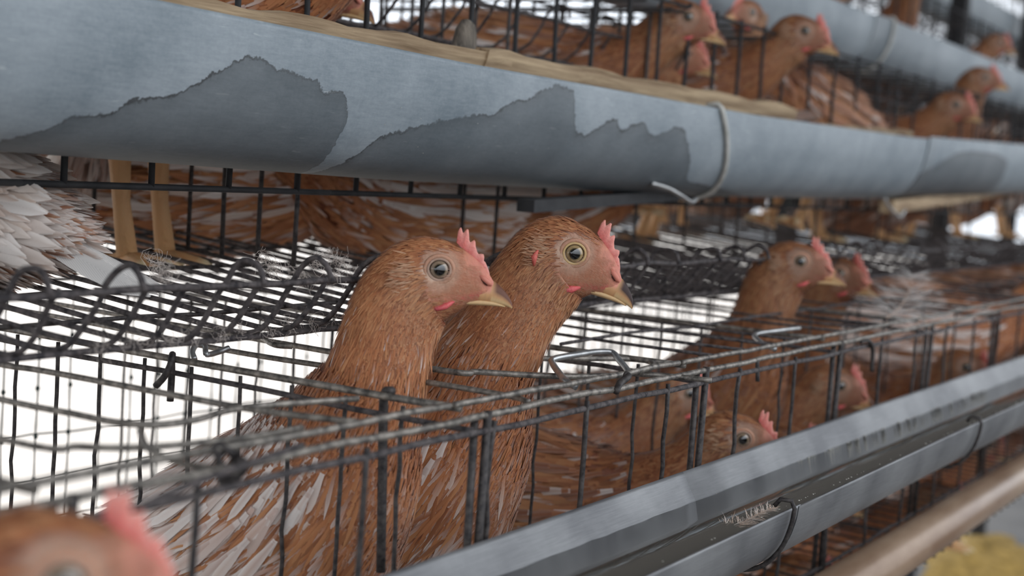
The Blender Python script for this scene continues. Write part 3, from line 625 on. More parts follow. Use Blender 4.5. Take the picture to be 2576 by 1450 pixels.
# --- lower drinking gutter with water
LOW = [(.384, -.1905), (.376, -.2035), (.366, -.2185), (.353, -.2325), (.337, -.2385), (.320, -.234), (.309, -.222), (.304, -.208), (.3025, -.197)]
dzl = lambda x: float(np.interp(x, [0, .6, 1.2, 1.6, 3], [-.003, -.003, 0, .0, .0]))
m, nt, b = mat('bright_channel'); tc = nd(nt, 'ShaderNodeTexCoord'); mp = nd(nt, 'ShaderNodeMapping'); mp.inputs['Scale'].default_value = (.04, 1, 1); nt.links.new(tc.outputs['Object'], mp.inputs[0])
n = nd(nt, 'ShaderNodeTexNoise', i_Scale=900.0, i_Detail=5.0, i_Roughness=.7); nt.links.new(mp.outputs[0], n.inputs[0])
nn_ = nd(nt, 'ShaderNodeTexNoise', i_Scale=14.0, i_Detail=6.0); nt.links.new(tc.outputs['Object'], nn_.inputs[0])
ad = nd(nt, 'ShaderNodeMath', operation='MULTIPLY_ADD', i_1=.35); nt.links.new(n.outputs[0], ad.inputs[0]); nt.links.new(nn_.outputs[0], ad.inputs[2])
nt.links.new(ramp(nt, ad.outputs[0], [(.5, lin((92, 92, 94))), (.85, lin((136, 136, 136)))]), b.inputs['Base Color'])
b.inputs['Metallic'].default_value = .4; b.inputs['Roughness'].default_value = .46
bp = nd(nt, 'ShaderNodeBump', i_Strength=.25, i_Distance=.0006); nt.links.new(n.outputs[0], bp.inputs['Height']); nt.links.new(bp.outputs[0], b.inputs['Normal'])
xj = ony(1708, 1250, .383)[0]
def low_gutter(x0, x1, s, lab):
    pr = [(.343+(y-.343)*s, z-(s-1)*.03) for y, z in LOW]; o = gutter('drinking_gutter', pr, x0, x1, dzl, m_ch, lab, nx=40, thick=.0012); return o
m_ch = m
lg1 = low_gutter(.2, xj+.004, .985, 'bright metal drinking gutter, near length below the two front hens')
lg2 = low_gutter(xj, 3.4, 1.0, 'bright metal drinking gutter, long far length holding water and a feather')
for o in (lg1, lg2): o['category'] = 'gutter'
mw, nt, b = mat('water'); b.inputs['Base Color'].default_value = (*lin((84, 80, 73)), 1); b.inputs['Roughness'].default_value = .06; b.inputs['Transmission Weight'].default_value = .25; b.inputs['IOR'].default_value = 1.33
tc = nd(nt, 'ShaderNodeTexCoord'); n = nd(nt, 'ShaderNodeTexNoise', i_Scale=30.0); nt.links.new(tc.outputs['Object'], n.inputs[0]); bp = nd(nt, 'ShaderNodeBump', i_Strength=.05, i_Distance=.002); nt.links.new(n.outputs[0], bp.inputs['Height']); nt.links.new(bp.outputs[0], b.inputs['Normal'])
mb = MB(); N_ = 160
for i in range(N_):
    x = .22+(3.3-.22)*(i/(N_-1))**1.5; mb.v += [(x, .3065, -.2095), (x, .343, -.2097), (x, .3715+.0006*rng.normal(), -.2090), (x, .365, -.2165), (x, .343, -.232), (x, .314, -.221)]
for i in range(N_-1):
    for j in range(6): mb.f.append((i*6+j, i*6+(j+1) % 6, i*6+6+(j+1) % 6, i*6+6+j))
wt = mb.obj('water', mw); tag(wt, 'shallow still water lying in the lower metal gutter', 'water')
for o in []: pass
# droplets and dried specks along the water line
def specks(name, pts_, r0, r1, m, parent, squash=.6):
    V, Fc = [], []; oc = [(1, 0, 0), (-1, 0, 0), (0, 1, 0), (0, -1, 0), (0, 0, 1), (0, 0, -1)]; of = [(0, 2, 4), (2, 1, 4), (1, 3, 4), (3, 0, 4), (2, 0, 5), (1, 2, 5), (3, 1, 5), (0, 3, 5)]
    for p in pts_:
        r = r0+(r1-r0)*rng.random()**2; b0 = len(V)
        for q in oc: V.append(np.array(p)+np.array(q)*r*np.array((1+rng.random(), 1, squash))*(1+.3*rng.normal(0, .5)))
        for f in of: Fc.append([b0+a for a in f])
    me = npmesh(name, V, Fc); o = setup(me, name, m, parent); o['kind'] = 'stuff'; return o
pale, _, pb = mat('pale_crust'); pb.inputs['Base Color'].default_value = (*lin((186, 182, 172)), 1)
specks('crust', [(x, .3718+.0008*rng.normal(), -.2085+dzl(x)) for x in rng.uniform(.55, 1.6, 240)], .0004, .0012, pale, lg2)
specks('crust', [(x, .303, -.196) for x in rng.uniform(.6, 1.5, 60)], .0003, .0009, pale, lg2)
specks('dust_specks', [(p[0], .5775, p[2]) for p in [ony(rng.uniform(900, 1700), rng.uniform(200, 430), .577) for _ in range(30)]], .0003, .0006, pale, g1)
# hangers holding the drinking gutter
def hanger(px, py, lab):
    x = ony(px, py, .303)[0]; hg = [(y, z) for y, z in LOW]; P = spline(hg, 5); T = np.gradient(P, axis=0); T /= np.linalg.norm(T, axis=1)[:, None]; Q = P+np.stack([-T[:, 1], T[:, 0]], 1)*.0042
    pts = [(x-.0, y, z) for y, z in Q]; e = pts[-1]; pts += [(x-.001, e[1]+.002, e[2]+.005), (x-.004, e[1]+.008, e[2]+.0055), (x-.006, e[1]+.011, e[2]+.001)]
    pts = pts[len(pts)//3:]
    o = MB().tube(pts, .0015, 8).obj('gutter_hanger', MT['wire_dark']); tag(o, lab, 'hook', 'hooks under the metal gutter')
hanger(1975, 1345, 'dark wire hook round the metal gutter, nearest the bottom edge'); hanger(2455, 1066, 'dark wire hook round the metal gutter, farther one near the right edge')
# brown pipe below
pm = speckled('brown_pipe', (124, 98, 78), (160, 136, 114), 20, .35, .1, .2, .001, (.3, 1, 1))
p_ = MB().tube([(.9, .352, -.3185), (1.5, .352, -.3185), (2.4, .352, -.3185), (5, .352, -.3185)], .0195, 20).obj('pipe', pm); tag(p_, 'smooth brown pipe running in the bottom right corner', 'pipe')
# feed spilled on the ground
fm = speckled('spilled_feed', (140, 112, 50), (186, 152, 80), 40, .9, 0, .8, .02)
c0 = onz(2480, 1410, -1.0); V, Fc = [], []; nu, nv = 28, 10
for i in range(nv):
    for j in range(nu):
        a = 2*math.pi*j/nu; r_ = (i/(nv-1)); rr_ = .2*(1+.18*math.sin(3*a)+.1*math.sin(7*a+1)); V.append((c0[0]+rr_*1.6*r_*math.cos(a), c0[1]+rr_*.8*r_*math.sin(a), -1.004+.045*(1-r_**2)+.003*rng.normal()*(r_ < .9)))
for i in range(nv-1):
    for j in range(nu): Fc.append((i*nu+j, i*nu+(j+1) % nu, (i+1)*nu+(j+1) % nu, (i+1)*nu+j))
o = setup(npmesh('spilled_feed', V, Fc), 'spilled_feed', fm); tag(o, 'yellow brown heap of spilled feed on the ground at the bottom right corner', 'feed', kind='stuff')

# ------------------------------------------------------------------ wire cages
def bar_mesh(name, L, r, axis, m, n=7, amp=.0007, sides=6):
    a = np.zeros(3); a[axis] = L; return_ = []
    for v in range(3):
        pts = wob((0, 0, 0), a, n, amp); me = MB().tube(pts, r, sides).mesh(name); me.materials.append(m); return_.append(me)
    return return_
def inst(me, name, parent, loc, rot=(0, 0, 0)):
    o = bpy.data.objects.new(name, me); C.objects.link(o); o.parent = parent; o.location = tuple(map(float, loc)); o.rotation_euler = rot; return o
def knots(mb, pts, r):
    for p in pts: mb.tube([np.array(p)-(0, 0, r*1.3), np.array(p)-(0, 0, r*.5), np.array(p)+(0, 0, r*.5), np.array(p)+(0, 0, r*1.3)], [r*.3, r, r, r*.3], 5)
PX = [.06, .33, .60, .87, 1.14, 1.41, 1.68, 1.95, 2.22, 2.49]
vb1 = bar_mesh('upright_bar', .20, .00155, 2, MT['wire_dark'], 12)
vp1 = bar_mesh('upright_bar', .215, .0013, 2, MT['wire_dark'], 14, .0005)
tw1 = bar_mesh('cross_wire', .55, .0013, 1, MT['wire_dust'], 8)
twg = bar_mesh('cross_wire', .158, .0015, 1, MT['wire_grey'], 6, .0004)
bk1 = bar_mesh('mesh_wire', .30, .0009, 2, MT['wire_green'], 9, .0004, 5)
desc = {.06: 'nearest wire cage, at the left edge of the frame', .33: 'wire cage holding the blurred near hen, left of the two sharp hens', .60: 'open-topped wire cage with the two sharp hens standing up',
        .87: 'wire cage just right of the two sharp hens, holding the hen with lowered head', 1.14: 'wire cage with the tall blurred hen whose face is in profile', 1.41: 'wire cage with the blurred hen facing the viewer'}
CAGES = {}
for ci in range(len(PX)-1):
    x0, x1 = PX[ci], PX[ci+1]; wd = x1-x0; org = (x0, .39, -.345); near = x0 < 1.7
    cg = empty('wire_cage', org); CAGES[x0] = cg
    tag(cg, desc.get(x0, 'distant wire cage of the lower tier, number %s beyond the tall hens' % ['one', 'two', 'three', 'four', 'five'][max(0, ci-6)]), 'cage', 'wire cages of the lower tier')
    if x0 >= 1.68: cg['label'] = ['lower cage next past the one with the hen facing the viewer', 'lower cage two past the hen facing the viewer', 'lower cage three past the hen facing the viewer, near the right edge'][ci-6]
    # front panel: two rails; bars as children
    fr = MB()
    fr.tube(rel(wob((x0, .3915, -.138), (x1+.004, .3915, -.138), 7, .0005), org), .0019, 8)
    fp_ = fr.obj('front_panel', MT['wire_dust'], cg); MB().tube(rel(wob((x0, .3915, -.322), (x1, .3915, -.322), 7, .0005), org), .0017, 8).obj('rail', MT['wire_dust'], fp_)
    tr_ = MB().tube(rel(wob((x0-.004, .3925, -.130), (x1+.01, .3925, -.130), 8, .00045), org), .002, 8).obj('top_rod', MT['wire_grey'], cg)
    rod2 = MB(); rod2.tube(rel(wob((x0+.0, .405, -.1255), (x1-.004, .4055, -.1255), 8, .00045), org), .0019, 8); rod2.obj('door_rod', MT['wire_grey'], cg)
    nb_b = max(3, round(wd/.107)); 
    xs = [.617, .715, .820] if x0 == .6 else [x for x in np.arange(.617-.107*6, 3, .107) if x0 < x < x1]
    if x0 == .6: xs = [.617, .7155, .8215]
    for j, x in enumerate(xs): inst(vb1[j % 3], 'upright_bar', fp_, (x-org[0], .0008, .0115), (0, 0, rng.random()*6))
    # double post at the cell corner
    po = MB(); po.tube(rel([(x0+.012, .392, -.128), (x0+.012, .3925, -.2), (x0+.010, .392, -.335)], org), .0024, 7); po.tube(rel([(x0+.006, .396, -.13), (x0+.007, .396, -.2), (x0+.005, .396, -.335)], org), .0022, 7)
    for q in range(4): po.tube(rel([(x0+.009+.0075*math.cos(t), .394+.0055*math.sin(t), -.205-q*.0028+.0004*t) for t in np.linspace(0, 6.1, 12)], org), .0009, 5)
    po.obj('corner_post', MT['wire_dark'], cg)
    # partition on the near side of the cell
    pa = MB()
    for z, r_, y0, y1 in ((-.137, .0017, .393, .98), (-.345, .0016, .393, .98)): pa.tube(rel(wob((x0, y0, z), (x0, y1, z), 9, .0008), org), r_, 7)
    pp_ = pa.obj('partition', MT['wire_dust'], cg)
    MB().tube(rel([(x0+.006, .405, -.128), (x0+.0045, .45, -.1285), (x0+.003, .6, -.129), (x0, .98, -.129)], org), .0021, 8).obj('partition_rod', MT['wire_grey'], cg)
    for j, y in enumerate(np.arange(.4375, .97, .0385)):
        if not near and j % 2: continue
        inst(vp1[j % 3], 'upright_bar', pp_, (0, y-org[1], -.001), (0, 0, rng.random()*6))
    # top wires running in depth
    open_ = x0 == .6
    tp = MB(); tp.tube(rel(wob((x0, .98, -.127), (x1, .98, -.127), 6, .0006), org), .0016, 7)
    if not open_ and x0 > .6: pass
    tpo = tp.obj('top_panel', MT['wire_dust'], cg)
    if x0 > .6:
        for yy in (.5, .62): MB().tube(rel(wob((x0, yy, -.125), (x1, yy, -.125), 6, .0006), org), .0013, 7).obj('cross_wire', MT['wire_dust'], tpo)
    for j, x in enumerate([x for x in np.arange(x0+.05, x1-.02, .054)]):
        if open_: continue
        if x0 < .6: continue
        inst(tw1[j % 3], 'cross_wire', tpo, (x-org[0], .014, .2205))
    # back panel
    bp_ = MB(); kn = []
    for z in (-.125, -.268, -.307, -.345): bp_.tube(rel(wob((x0, 1.0, z), (x1, 1.0, z), 7, .0008), org), .0009, 5)
    bxs = np.arange(math.ceil(x0/.036)*.036, x1, .036)
    for x in bxs:
        for z in (-.125, -.18, -.225, -.268, -.307): kn.append((x-x0, 1.0-.39, z+.345))
    knots(bp_, kn, .0021)
    bpo = bp_.obj('back_panel', MT['wire_green'], cg)
    for j, x in enumerate(bxs): inst(bk1[j % 3], 'mesh_wire', bpo, (x-org[0], .61, 0))
    # floor mesh: joined
    fl = MB()
    for x in np.arange(x0+.015, x1, .03): fl.tube(rel([(x, .36, -.356), (x, .39, -.354), (x, 1.0, -.348)], org), .0011, 4)
    for y in np.arange(.40, 1.0, .075): fl.tube(rel([(x0, y, -.357), (x1, y, -.357)], org), .0011, 4)
    f_ = fl.obj('floor_mesh', MT['wire_dark'], cg); f_['kind'] = 'stuff'
# near cages: top wires with rounded bends
def rod(parent, pts, r, m, name, n=6, sides=8):
    org = parent.location; Q = spline(np.array(pts, float), n); return MB().tube(rel(Q, org), r, sides).obj(name, m, parent)
z_ = -.129
c33, c60, c87 = CAGES[.33], CAGES[.60], CAGES[.87]
T = lambda *pp: [onz(x, y, z_) for x, y in pp]
rod(c33, [(.515, .98, z_), (.513, .72, z_)]+T((0, 917), (111, 934), (428, 993), (657, 1034), (900, 1063)), .0017, MT['wire_grey'], 'cross_wire')
rod(c33, [(.445, .98, z_), (.445, .7, z_)]+T((0, 1005), (176, 1040), (293, 1063), (400, 1069), (500, 1055), (616, 1026), (900, 1003)), .0017, MT['wire_grey'], 'cross_wire')
rod(c33, [(.388, .98, z_), (.388, .75, z_)]+T((0, 1105), (200, 1124), (330, 1127), (470, 1118), (640, 1098), (760, 1076)), .0016, MT['wire_grey'], 'cross_wire')
rod(c33, [onz(352, 1085, z_), onz(375, 1130, z_+.002), onz(470, 1170, z_), onz(600, 1185, z_)], .0016, MT['wire_grey'], 'hook_wire')
rod(c33, [onz(345, 1280, z_), onz(440, 1235, z_+.003), onz(560, 1190, z_+.004), onz(760, 1120, z_+.002)], .0015, MT['wire_dust'], 'hook_wire')
kx = ony(560, 1200, .395); kt = MB()
for q in range(4): kt.tube(rel([(kx[0]+.004*math.cos(t)+q*.002, .394+.005*math.sin(t), kx[2]+.008-.003*q+.005*math.sin(t+q)) for t in np.linspace(0, 6.2, 10)], c33.location), .0014, 5)
kt.obj('wire_knot', MT['wire_dark'], c33)
# open top of the hens' cage: doubled rods and the bent door
rod(c60, [(.672, .98, z_), (.672, .8, z_)]+T((560, 880), (850, 926), (1000, 950), (1270, 995), (1330, 1012)), .0017, MT['wire_grey'], 'cross_wire')
rod(c60, [(.722, .98, z_+.001), (.716, .72, z_)]+T((1090, 929), (1200, 936), (1330, 944), (1450, 948), (1560, 944), (1620, 934), (1644, 920), (1625, 908), (1560, 903), (1440, 903), (1330, 902), (1230, 898), (1120, 890)), .0019, MT['wire_grey'], 'door_loop')
rod(c60, [onz(1450, 975, -.129), onz(1420, 955, -.126), onz(1390, 915, -.124), onz(1395, 903, -.122), onz(1450, 893, -.12), onz(1500, 886, -.12), onz(1540, 888, -.121), onz(1556, 905, -.123), onz(1580, 935, -.127), onz(1578, 952, -.13)], .0021, MT['steel'], 'clip')
rod(c60, [onz(1550, 985, -.131), onz(1560, 965, -.128), onz(1580, 948, -.125), onz(1572, 942, -.124)], .0022, MT['wire_dark'], 'clip')
rod(c60, [onz(1580, 940, -.131), onz(1700, 948, -.131), onz(1790, 958, -.131)], .0018, MT['wire_grey'], 'cross_wire')
rod(c60, [onz(490, 905, -.128), onz(484, 885, -.124), onz(495, 868, -.121), onz(515, 872, -.122), onz(520, 892, -.125), onz(550, 886, -.126), onz(576, 876, -.124)], .0018, MT['steel'], 'clip')
rod(c60, [onz(660, 850, -.122), onz(690, 868, -.123), onz(735, 872, -.123)], .0018, MT['wire_grey'], 'clip')
# hooked tops of two partition bars
rod(c60, [onx(428, 1010, .6), onx(432, 940, .6), onx(432, 905, .6), onx(434, 892, .598), onx(428, 920, .594), onx(412, 950, .592), onx(392, 972, .591)], .0021, MT['wire_dark'], 'hooked_bar', 4)
rod(c60, [onx(958, 1440, .612), onx(962, 1200, .612), onx(964, 1050, .611), onx(968, 990, .610), onx(985, 984, .606)], .0026, MT['wire_dark'], 'hooked_bar', 4)
rod(c87, [onz(1950, 880, -.129), onz(1915, 862, -.126), onz(1900, 842, -.124), onz(1960, 832, -.122), onz(2010, 826, -.122)], .002, MT['steel'], 'clip')
rod(c87, [ony(2165, 862, .392), ony(2185, 858, .388), ony(2195, 880, .388), ony(2193, 935, .388)], .002, MT['wire_dark'], 'clip')
rod(c87, [ony(1905, 905, .392), ony(1906, 960, .391)], .0016, MT['wire_dark'], 'clip')
# front door rods past the first cells run on to the distance
o = MB().tube([(2.49, .3925, -.130), (6, .3925, -.130)], .002, 6).obj('cage_rail', MT['wire_grey']); tag(o, 'top rail of the farthest lower cages at the right edge', 'rail')

# ------------------------------------------------------------------ egg trays and cages of the upper tiers
def tier(y0, z0, cells, name_, near_to, label_of, top=.235, dy_floor=.52):
    """y0: lip of the egg tray, z0: height of the tray's lower rail"""
    for ci, (x0, x1) in enumerate(cells):
        org = (x0, y0, z0); cg = empty('wire_cage', org); tag(cg, label_of(ci, x0), 'cage', name_)
        lip = MB(); lip.tube(rel(wob((x0-.005, y0-.001, z0+.033), (x1+.006, y0-.001, z0+.033), 9, .0007), org), .0019, 8)
        lo = lip.obj('tray_lip', MT['wire_dust'], cg); MB().tube(rel(wob((x0, y0+.029, z0-.001), (x1, y0+.029, z0-.001), 9, .0006), org), .0019, 8).obj('rail', MT['wire_dust'], lo)
        near = x0 < near_to; sp = .0272 if near else .045
        xs = np.arange(math.ceil((x0-.4136)/sp)*sp+.4136, x1, sp)
        fw = MB(); fk = MB()
        for j, x in enumerate(xs):
            hook = (round((x-.4136)/sp) % 7 in (0, 2, 5)) if near else j % 2 == 0
            P = [(x, y0+dy_floor, z0+.042), (x, y0+.3, z0+.022), (x, y0+.12, z0+.006), (x, y0+.05, z0+.0005), (x, y0+.028, z0+.0015), (x, y0+.016, z0+.010), (x, y0+.004, z0+.027), (x, y0-.001, z0+.035)]
            if hook: P += [(x, y0-.007, z0+.0435), (x, y0-.016, z0+.0475), (x, y0-.024, z0+.0445), (x, y0-.0275, z0+.036)]
            Q = np.array(P); Q[1:-1] += rng.normal(0, .0006, (len(Q)-2, 3))
            if near: MB().tube(rel(spline(Q, 3), org), .0017, 7).obj('tray_wire', MT['wire_dust'], lo)
            else: fw.tube(rel(Q, org), .0016, 4)
        if not near: q = fw.obj('tray_wires', MT['wire_dust'], cg); q['kind'] = 'stuff'
        for yy in np.arange(y0+.10, y0+dy_floor, .068 if near else .14):
            zz = z0+float(np.interp(yy-y0, [.05, .12, .3, .52], [-.001, .004, .020, .040])); fk.tube(rel(wob((x0, yy, zz), (x1, yy, zz), 6, .0007), org), .0015, 6)
        fk.obj('floor_mesh', MT['wire_dark'], cg)
        # front panel behind the gutter: rail and bars
        yf = y0+.14; zb = z0+.077; fpn = MB()
        fpn.tube(rel([(x0, yf, zb), (x1, yf, zb)], org), .0021, 8)
        fpo = fpn.obj('front_panel', MT['iron'], cg); MB().tube(rel([(x0, yf, zb+top-.03), (x1, yf, zb+top-.03)], org), .0019, 8).obj('rail', MT['iron'], fpo)
        me_ = tier.bars
        for j, x in enumerate(np.arange(x0+.03, x1, .068 if near else .09)): inst(me_[j % 3], 'upright_bar', fpo, (x-org[0], .14, .077), (0, 0, rng.random()*6))
        # partition
        pa = MB(); pa.tube(rel([(x0, yf, z0+.012), (x0, y0+dy_floor, z0+.045)], org), .0016, 6); pa.tube(rel([(x0, yf, z0+top+.04), (x0, y0+dy_floor, z0+top+.04)], org), .0018, 6)
        pa.tube(rel([(x0, yf, z0+.15), (x0, y0+dy_floor, z0+.15)], org), .0014, 6)
        pao = pa.obj('partition', MT['wire_dark'], cg)
        for j, y in enumerate(np.arange(yf+.03, y0+dy_floor, .036 if near else .07)): inst(tier.pbars[j % 3], 'upright_bar', pao, (0, y-org[1], .012+.03*(y-yf)/.4), (0, 0, rng.random()*6))
        tp = MB()
        for j, x in enumerate(np.arange(x0+.02, x1, .06)): tp.tube(rel([(x, yf, z0+top+.042), (x, y0+dy_floor, z0+top+.042)], org), .0013, 4)
        bk = tp.obj('top_panel', MT['wire_dark'], cg)
        bb = MB()
        for x in np.arange(x0, x1, .05): bb.tube(rel([(x, y0+dy_floor, z0+.04), (x, y0+dy_floor, z0+top+.04)], org), .0011, 4)
        for zz in (.09, .15, .21): bb.tube(rel([(x0, y0+dy_floor, z0+zz), (x1, y0+dy_floor, z0+zz)], org), .0011, 4)
        bb.obj('back_panel', MT['wire_green'], cg)
tier.bars = bar_mesh('upright_bar', .21, .0022, 2, MT['iron'], 6, .0004)
tier.pbars = bar_mesh('upright_bar', .26, .0019, 2, MT['wire_dark'], 6, .0005)
w2 = .27
lab2 = ['middle tier cage at the left edge, above the near cage', 'middle tier cage with the hen seen from behind, at upper left', 'middle tier cage with the bare leg standing on the tray', 'middle tier cage behind the crown of the right sharp hen', 'middle tier cage with the hen leaning over the gutter at the top',
        'middle tier cage with the second hen at the top, near the hanging tail', 'middle tier cage just past the hanging tail']
tier(.521, -.107, [(-.01+w2*i, -.01+w2*(i+1)) for i in range(1, 12)], 'wire cages of the middle tier', 1.5, lambda i, x: lab2[i] if i < len(lab2) else 'small distant middle tier cage, %s past the hanging tail' % ['second', 'third', 'fourth', 'fifth', 'sixth'][i-7])
tier(.721, .107, [(.8+.35*i, .8+.35*(i+1)) for i in range(10)], 'wire cages of the third tier', 0, lambda i, x: 'third tier cage behind the upper right gutter, %s from the left' % ['first', 'second', 'third', 'fourth', 'fifth', 'sixth', 'seventh', 'eighth', 'ninth', 'tenth'][i], dy_floor=.4)
tier(.94, .335, [(1.6+.5*i, 1.6+.5*(i+1)) for i in range(8)], 'wire cages of the top tier', 0, lambda i, x: 'top tier cage behind the highest gutter, %s from the left' % ['first', 'second', 'third', 'fourth', 'fifth', 'sixth', 'seventh', 'eighth'][i], dy_floor=.35)
# support arm under the middle gutter, with its shiny tie
a, b2 = ony(1322, 518, .61), ony(1862, 478, .655)
ax0 = nrm(b2-a); ax1 = nrm(np.cross((0, 0, 1), ax0)); ax2 = np.cross(ax0, ax1)
o = MB().box((a+b2)/2, (np.linalg.norm(b2-a)/2, .008, .0052), (ax0, ax1, ax2)).obj('support_arm', MT['iron'], None, False); tag(o, 'black flat iron arm under the middle gutter, above the right sharp hen', 'bracket', 'black arms under the gutter')
a3, b3 = ony(2230, 520, .62), ony(2576, 470, .66); ax0 = nrm(b3-a3); ax1 = nrm(np.cross((0, 0, 1), ax0)); ax2 = np.cross(ax0, ax1)
o = MB().box((a3+b3)/2, (np.linalg.norm(b3-a3)/2, .01, .009), (ax0, ax1, ax2)).obj('support_arm', MT['wood'], None, False); tag(o, 'brown arm under the middle gutter at the right edge', 'bracket')
Q = spline(np.array([ony(1640, 462, .60), ony(1680, 474, .595), ony(1712, 492, .59), ony(1738, 508, .592), ony(1752, 500, .598)]), 5); o = MB().tube(Q, .0022, 7).obj('wire_tie', MT['steel']); tag(o, 'shiny wire tie hanging from the black arm', 'wire')
Q = spline(np.array([ony(2226, 500, .6), ony(2236, 520, .6), ony(2262, 545, .6), ony(2276, 530, .6)]), 5); o = MB().tube(Q, .0022, 7).obj('wire_tie', MT['steel']); tag(o, 'blurred shiny wire tie far right under the middle gutter', 'wire')
# dark posts of the battery's frame
for (x, y, lab) in ((3.35, .93, 'black frame post between distant cages right of the hanging tail'), (4.2, .97, 'black frame post in the far distance at right'), (2.72, 1.06, 'black frame post behind the middle tier hens')):
    o = MB().box((x, y, -.2), (.018, .018, .8)).obj('frame_post', MT['iron'], None, False); tag(o, lab, 'post', 'frame posts')
# ------------------------------------------------------------------ the hens
h1 = make_hen(.83/3578/2.9, 'up', 1., yaw=33, white=.98, pale_streak=.38)
h2 = make_hen(.92/3578/2.9*.97, 'up2', 1., yaw=26, white=.5, pale_streak=.5, lobe=True, wattle=1.25, tone=.92)
KB = 8.1e-5
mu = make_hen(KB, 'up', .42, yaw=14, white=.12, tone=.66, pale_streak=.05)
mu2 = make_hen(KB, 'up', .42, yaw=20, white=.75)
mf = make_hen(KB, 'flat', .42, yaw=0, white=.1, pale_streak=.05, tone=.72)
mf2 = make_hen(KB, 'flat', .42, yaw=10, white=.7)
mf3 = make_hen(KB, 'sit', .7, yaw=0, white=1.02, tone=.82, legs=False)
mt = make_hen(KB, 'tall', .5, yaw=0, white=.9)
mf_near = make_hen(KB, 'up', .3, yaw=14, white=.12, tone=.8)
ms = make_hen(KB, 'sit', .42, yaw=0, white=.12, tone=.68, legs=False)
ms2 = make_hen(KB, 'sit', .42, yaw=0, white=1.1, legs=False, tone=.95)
hen_at(h1, 1103, 675, .83, -88, 'sharp ginger hen standing up at centre, left of the pair, with pale grey eye', group='two hens standing out of the open cage')
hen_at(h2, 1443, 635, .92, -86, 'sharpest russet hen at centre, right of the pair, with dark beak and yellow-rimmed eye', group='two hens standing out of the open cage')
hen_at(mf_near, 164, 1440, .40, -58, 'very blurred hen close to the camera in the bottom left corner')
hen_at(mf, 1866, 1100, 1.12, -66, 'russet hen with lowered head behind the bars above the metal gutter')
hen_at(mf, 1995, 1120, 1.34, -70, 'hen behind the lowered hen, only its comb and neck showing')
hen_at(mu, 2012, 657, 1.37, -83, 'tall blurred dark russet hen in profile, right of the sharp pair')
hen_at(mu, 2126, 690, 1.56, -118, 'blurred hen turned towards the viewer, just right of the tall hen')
g = 'brown hens in the cages'
def stand(mesh, x, y, z, hd, label, **kw): return put_hen(mesh, (x, y, z), hd, label, **kw)
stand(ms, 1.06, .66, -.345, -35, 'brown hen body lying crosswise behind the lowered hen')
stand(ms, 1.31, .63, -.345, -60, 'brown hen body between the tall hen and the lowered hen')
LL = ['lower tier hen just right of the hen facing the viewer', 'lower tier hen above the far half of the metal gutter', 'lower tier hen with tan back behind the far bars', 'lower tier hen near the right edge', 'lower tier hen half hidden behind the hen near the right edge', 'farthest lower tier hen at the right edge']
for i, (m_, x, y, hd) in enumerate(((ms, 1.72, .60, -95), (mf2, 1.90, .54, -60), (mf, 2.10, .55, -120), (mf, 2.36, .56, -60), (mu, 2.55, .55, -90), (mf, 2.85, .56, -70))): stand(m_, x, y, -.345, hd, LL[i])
# middle tier, by what the photograph shows of each
stand(mf3, .475, .83, -.08, 122, 'white and tan hen seen from behind at the left edge, its tail over the tray', tilt=-24)
stand(mt, .765, .785, -.095, -80, 'hen standing on the middle tray, its bare yellow leg and fluffy thigh below the gutter')
stand(ms2, .93, .90, -.10, -45, 'large white and tan hen sitting behind the upright bars under the gutter')
stand(ms2, 1.08, .80, -.108, 168, 'tan hen sitting behind the crown of the left sharp hen', )
stand(ms2, 1.28, .82, -.105, -60, 'brown and white hen under the gutter, above the right sharp hen')
hen_at(mf, 1730, 45, 1.50, -66, 'large ginger hen leaning its head over the middle gutter at the top')
hen_at(mf, 2025, 80, 1.70, -70, 'second ginger hen at the top right, head in profile before the upper gutter')
stand(mf, 1.84, .735, -.055, 168, 'hen with its tail hanging down at the middle gutter, right of the second top hen', tilt=-16)
hen_at(mf, 815, -35, 1.12, -60, 'ginger hen cut by the top edge, its neck beside the white gap')
hen_at(mf, 500, -120, .98, -70, 'ginger hen at the top left, only its breast below the edge')
TL = ['first', 'second', 'third', 'fourth', 'fifth', 'sixth', 'seventh', 'eighth', 'ninth', 'tenth']
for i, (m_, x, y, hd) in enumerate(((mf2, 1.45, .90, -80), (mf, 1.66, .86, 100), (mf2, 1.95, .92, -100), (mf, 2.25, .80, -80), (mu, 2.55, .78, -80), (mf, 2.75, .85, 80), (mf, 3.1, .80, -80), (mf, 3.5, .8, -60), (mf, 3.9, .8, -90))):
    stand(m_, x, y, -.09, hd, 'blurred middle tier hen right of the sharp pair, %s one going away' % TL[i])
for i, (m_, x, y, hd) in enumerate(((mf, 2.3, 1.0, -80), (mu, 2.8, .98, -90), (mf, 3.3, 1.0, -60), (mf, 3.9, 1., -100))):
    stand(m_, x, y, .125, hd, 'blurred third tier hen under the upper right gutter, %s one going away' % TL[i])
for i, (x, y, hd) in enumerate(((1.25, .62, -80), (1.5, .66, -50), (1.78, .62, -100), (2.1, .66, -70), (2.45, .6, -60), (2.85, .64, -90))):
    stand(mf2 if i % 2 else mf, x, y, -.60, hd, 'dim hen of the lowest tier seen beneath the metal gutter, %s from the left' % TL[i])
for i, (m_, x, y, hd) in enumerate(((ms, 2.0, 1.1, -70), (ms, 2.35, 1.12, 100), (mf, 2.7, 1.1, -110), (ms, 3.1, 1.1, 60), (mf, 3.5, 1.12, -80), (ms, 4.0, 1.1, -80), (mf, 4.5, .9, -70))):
    stand(m_, x, y, -.09, hd, 'very blurred brown hen deep in the middle tier, %s from the left' % TL[i])
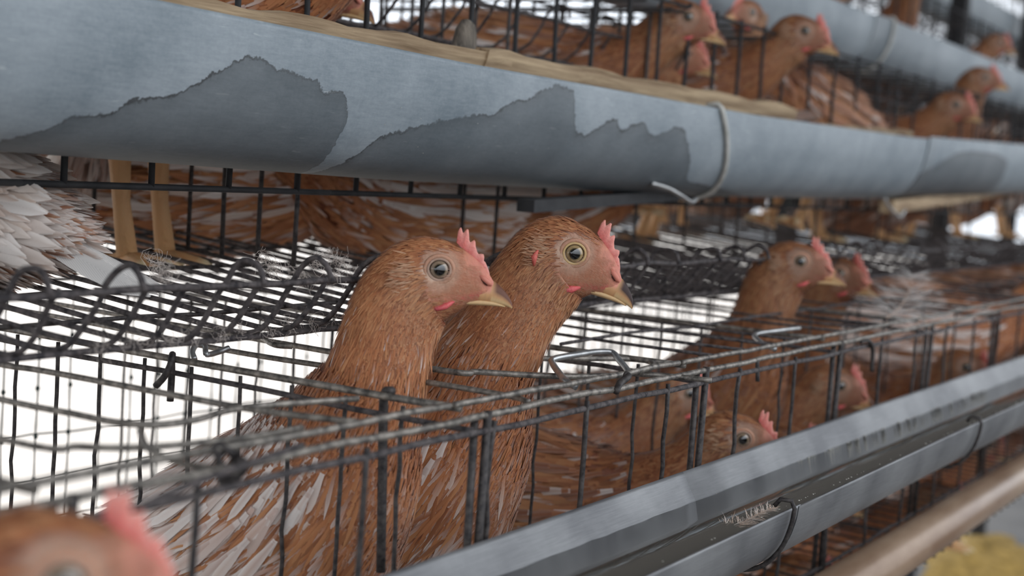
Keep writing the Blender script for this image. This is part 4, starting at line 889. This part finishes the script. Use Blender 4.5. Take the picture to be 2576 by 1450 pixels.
for i, (m_, x, y, hd) in enumerate(((ms, 2.5, 1.2, -70), (ms, 3.0, 1.2, 100), (ms, 3.5, 1.2, -110), (mf, 4.4, 1.05, -80), (ms, 5.0, 1.1, -90), (mf, 5.6, 1.05, -80))):
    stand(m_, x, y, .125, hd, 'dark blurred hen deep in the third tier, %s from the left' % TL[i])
# ------------------------------------------------------------------ small things
def loose_feather(name, P0, P1, label, sc=1., col=TAN):
    P0, P1 = np.array(P0), np.array(P1); ax = P1-P0; L = np.linalg.norm(ax); d = ax/L; up = np.array((0, 0, 1.)); sd = nrm(np.cross(d, up)); mb = MB()
    sh = [P0+ax*t+up*L*.18*math.sin(t*2.4)*t+sd*L*.05*math.sin(3*t) for t in np.linspace(0, 1, 12)]
    root = mb.tube(sh, np.linspace(.0006, .0002, 12)*sc, 5, True, [tuple(PALE)]*12).obj(name, MT['beak']); tag(root, label, 'feather')
    n_ = 320; t = rng.random(n_)**1.2*.95; pos = np.array([np.array([np.interp(a, np.linspace(0, 1, 12), np.array(sh)[:, q]) for q in range(3)]) for a in t])
    s_ = np.where(rng.random(n_) < .5, 1, -1)[:, None]; fl = d*.55+sd*s_*(.75)+rng.normal(0, .22, (n_, 3)); fl /= np.linalg.norm(fl, axis=1)[:, None]
    N = np.tile(up, (n_, 1))+rng.normal(0, .35, (n_, 3)); N -= fl*(N*fl).sum(1)[:, None]; N /= np.linalg.norm(N, axis=1)[:, None]
    cc = mixc(col, WHT, .3+.6*rng.random(n_)); L_ = L*(.30-.2*t)*(.6+.6*rng.random(n_))
    V_, F_, C_, U_ = feathers(pos, N, fl, L_, .0003*sc*np.ones(n_), .1*np.ones(n_), cc, cc, 3, 1, .6)
    o = setup(npmesh('barbs', V_, F_, C_, U_), 'barbs', MT['feather'], root); o['kind'] = 'stuff'; return root
loose_feather('loose_feather', onz(1815, 1333, -.2125), onz(1950, 1300, -.2085), 'small cream downy feather floating in the metal gutter')
loose_feather('loose_feather', onz(2230, 800, -.122), onz(2285, 745, -.112), 'pale feather caught on the wires at right', col=WHT)
# fluff on the tray wires
def fluff(parent_pts, n_, name, label, rad=.006, ln=.012):
    mb = MB()
    for _ in range(n_):
        p = np.array(parent_pts[rng.integers(len(parent_pts))])+rng.normal(0, rad*.35, 3); d = nrm(rng.normal(0, 1, 3)); e = nrm(np.cross(d, rng.normal(0, 1, 3))); L = ln*(.4+rng.random())
        mb.tube([p+d*L*(t-.5)+e*L*.45*math.sin(t*3.1+rng.random()) for t in np.linspace(0, 1, 5)], .00011, 3, False)
    fmm = fluff.m; o = mb.obj(name, fmm); tag(o, label, 'fluff', kind='stuff'); return o
fluff.m, nt_f, bf = mat('down_fluff'); bf.inputs['Base Color'].default_value = (*lin((205, 192, 182)), 1); bf.inputs['Roughness'].default_value = .8
lipp = [onz(x, y, -.073) for x, y in ((390, 660), (412, 690), (660, 655), (690, 680), (745, 700), (800, 655), (850, 655), (838, 700), (905, 690), (830, 640))]
fluff(lipp, 260, 'down_fluff', 'wisps of pale down caught on the curled tray wires left of the sharp hens')
low = [onz(x, y, -.104) for x, y in np.array([(250+60*i, 870-6*i) for i in range(11)])]
fluff(low, 200, 'down_fluff', 'grey down clinging to the lower rail of the egg tray', .008, .008)
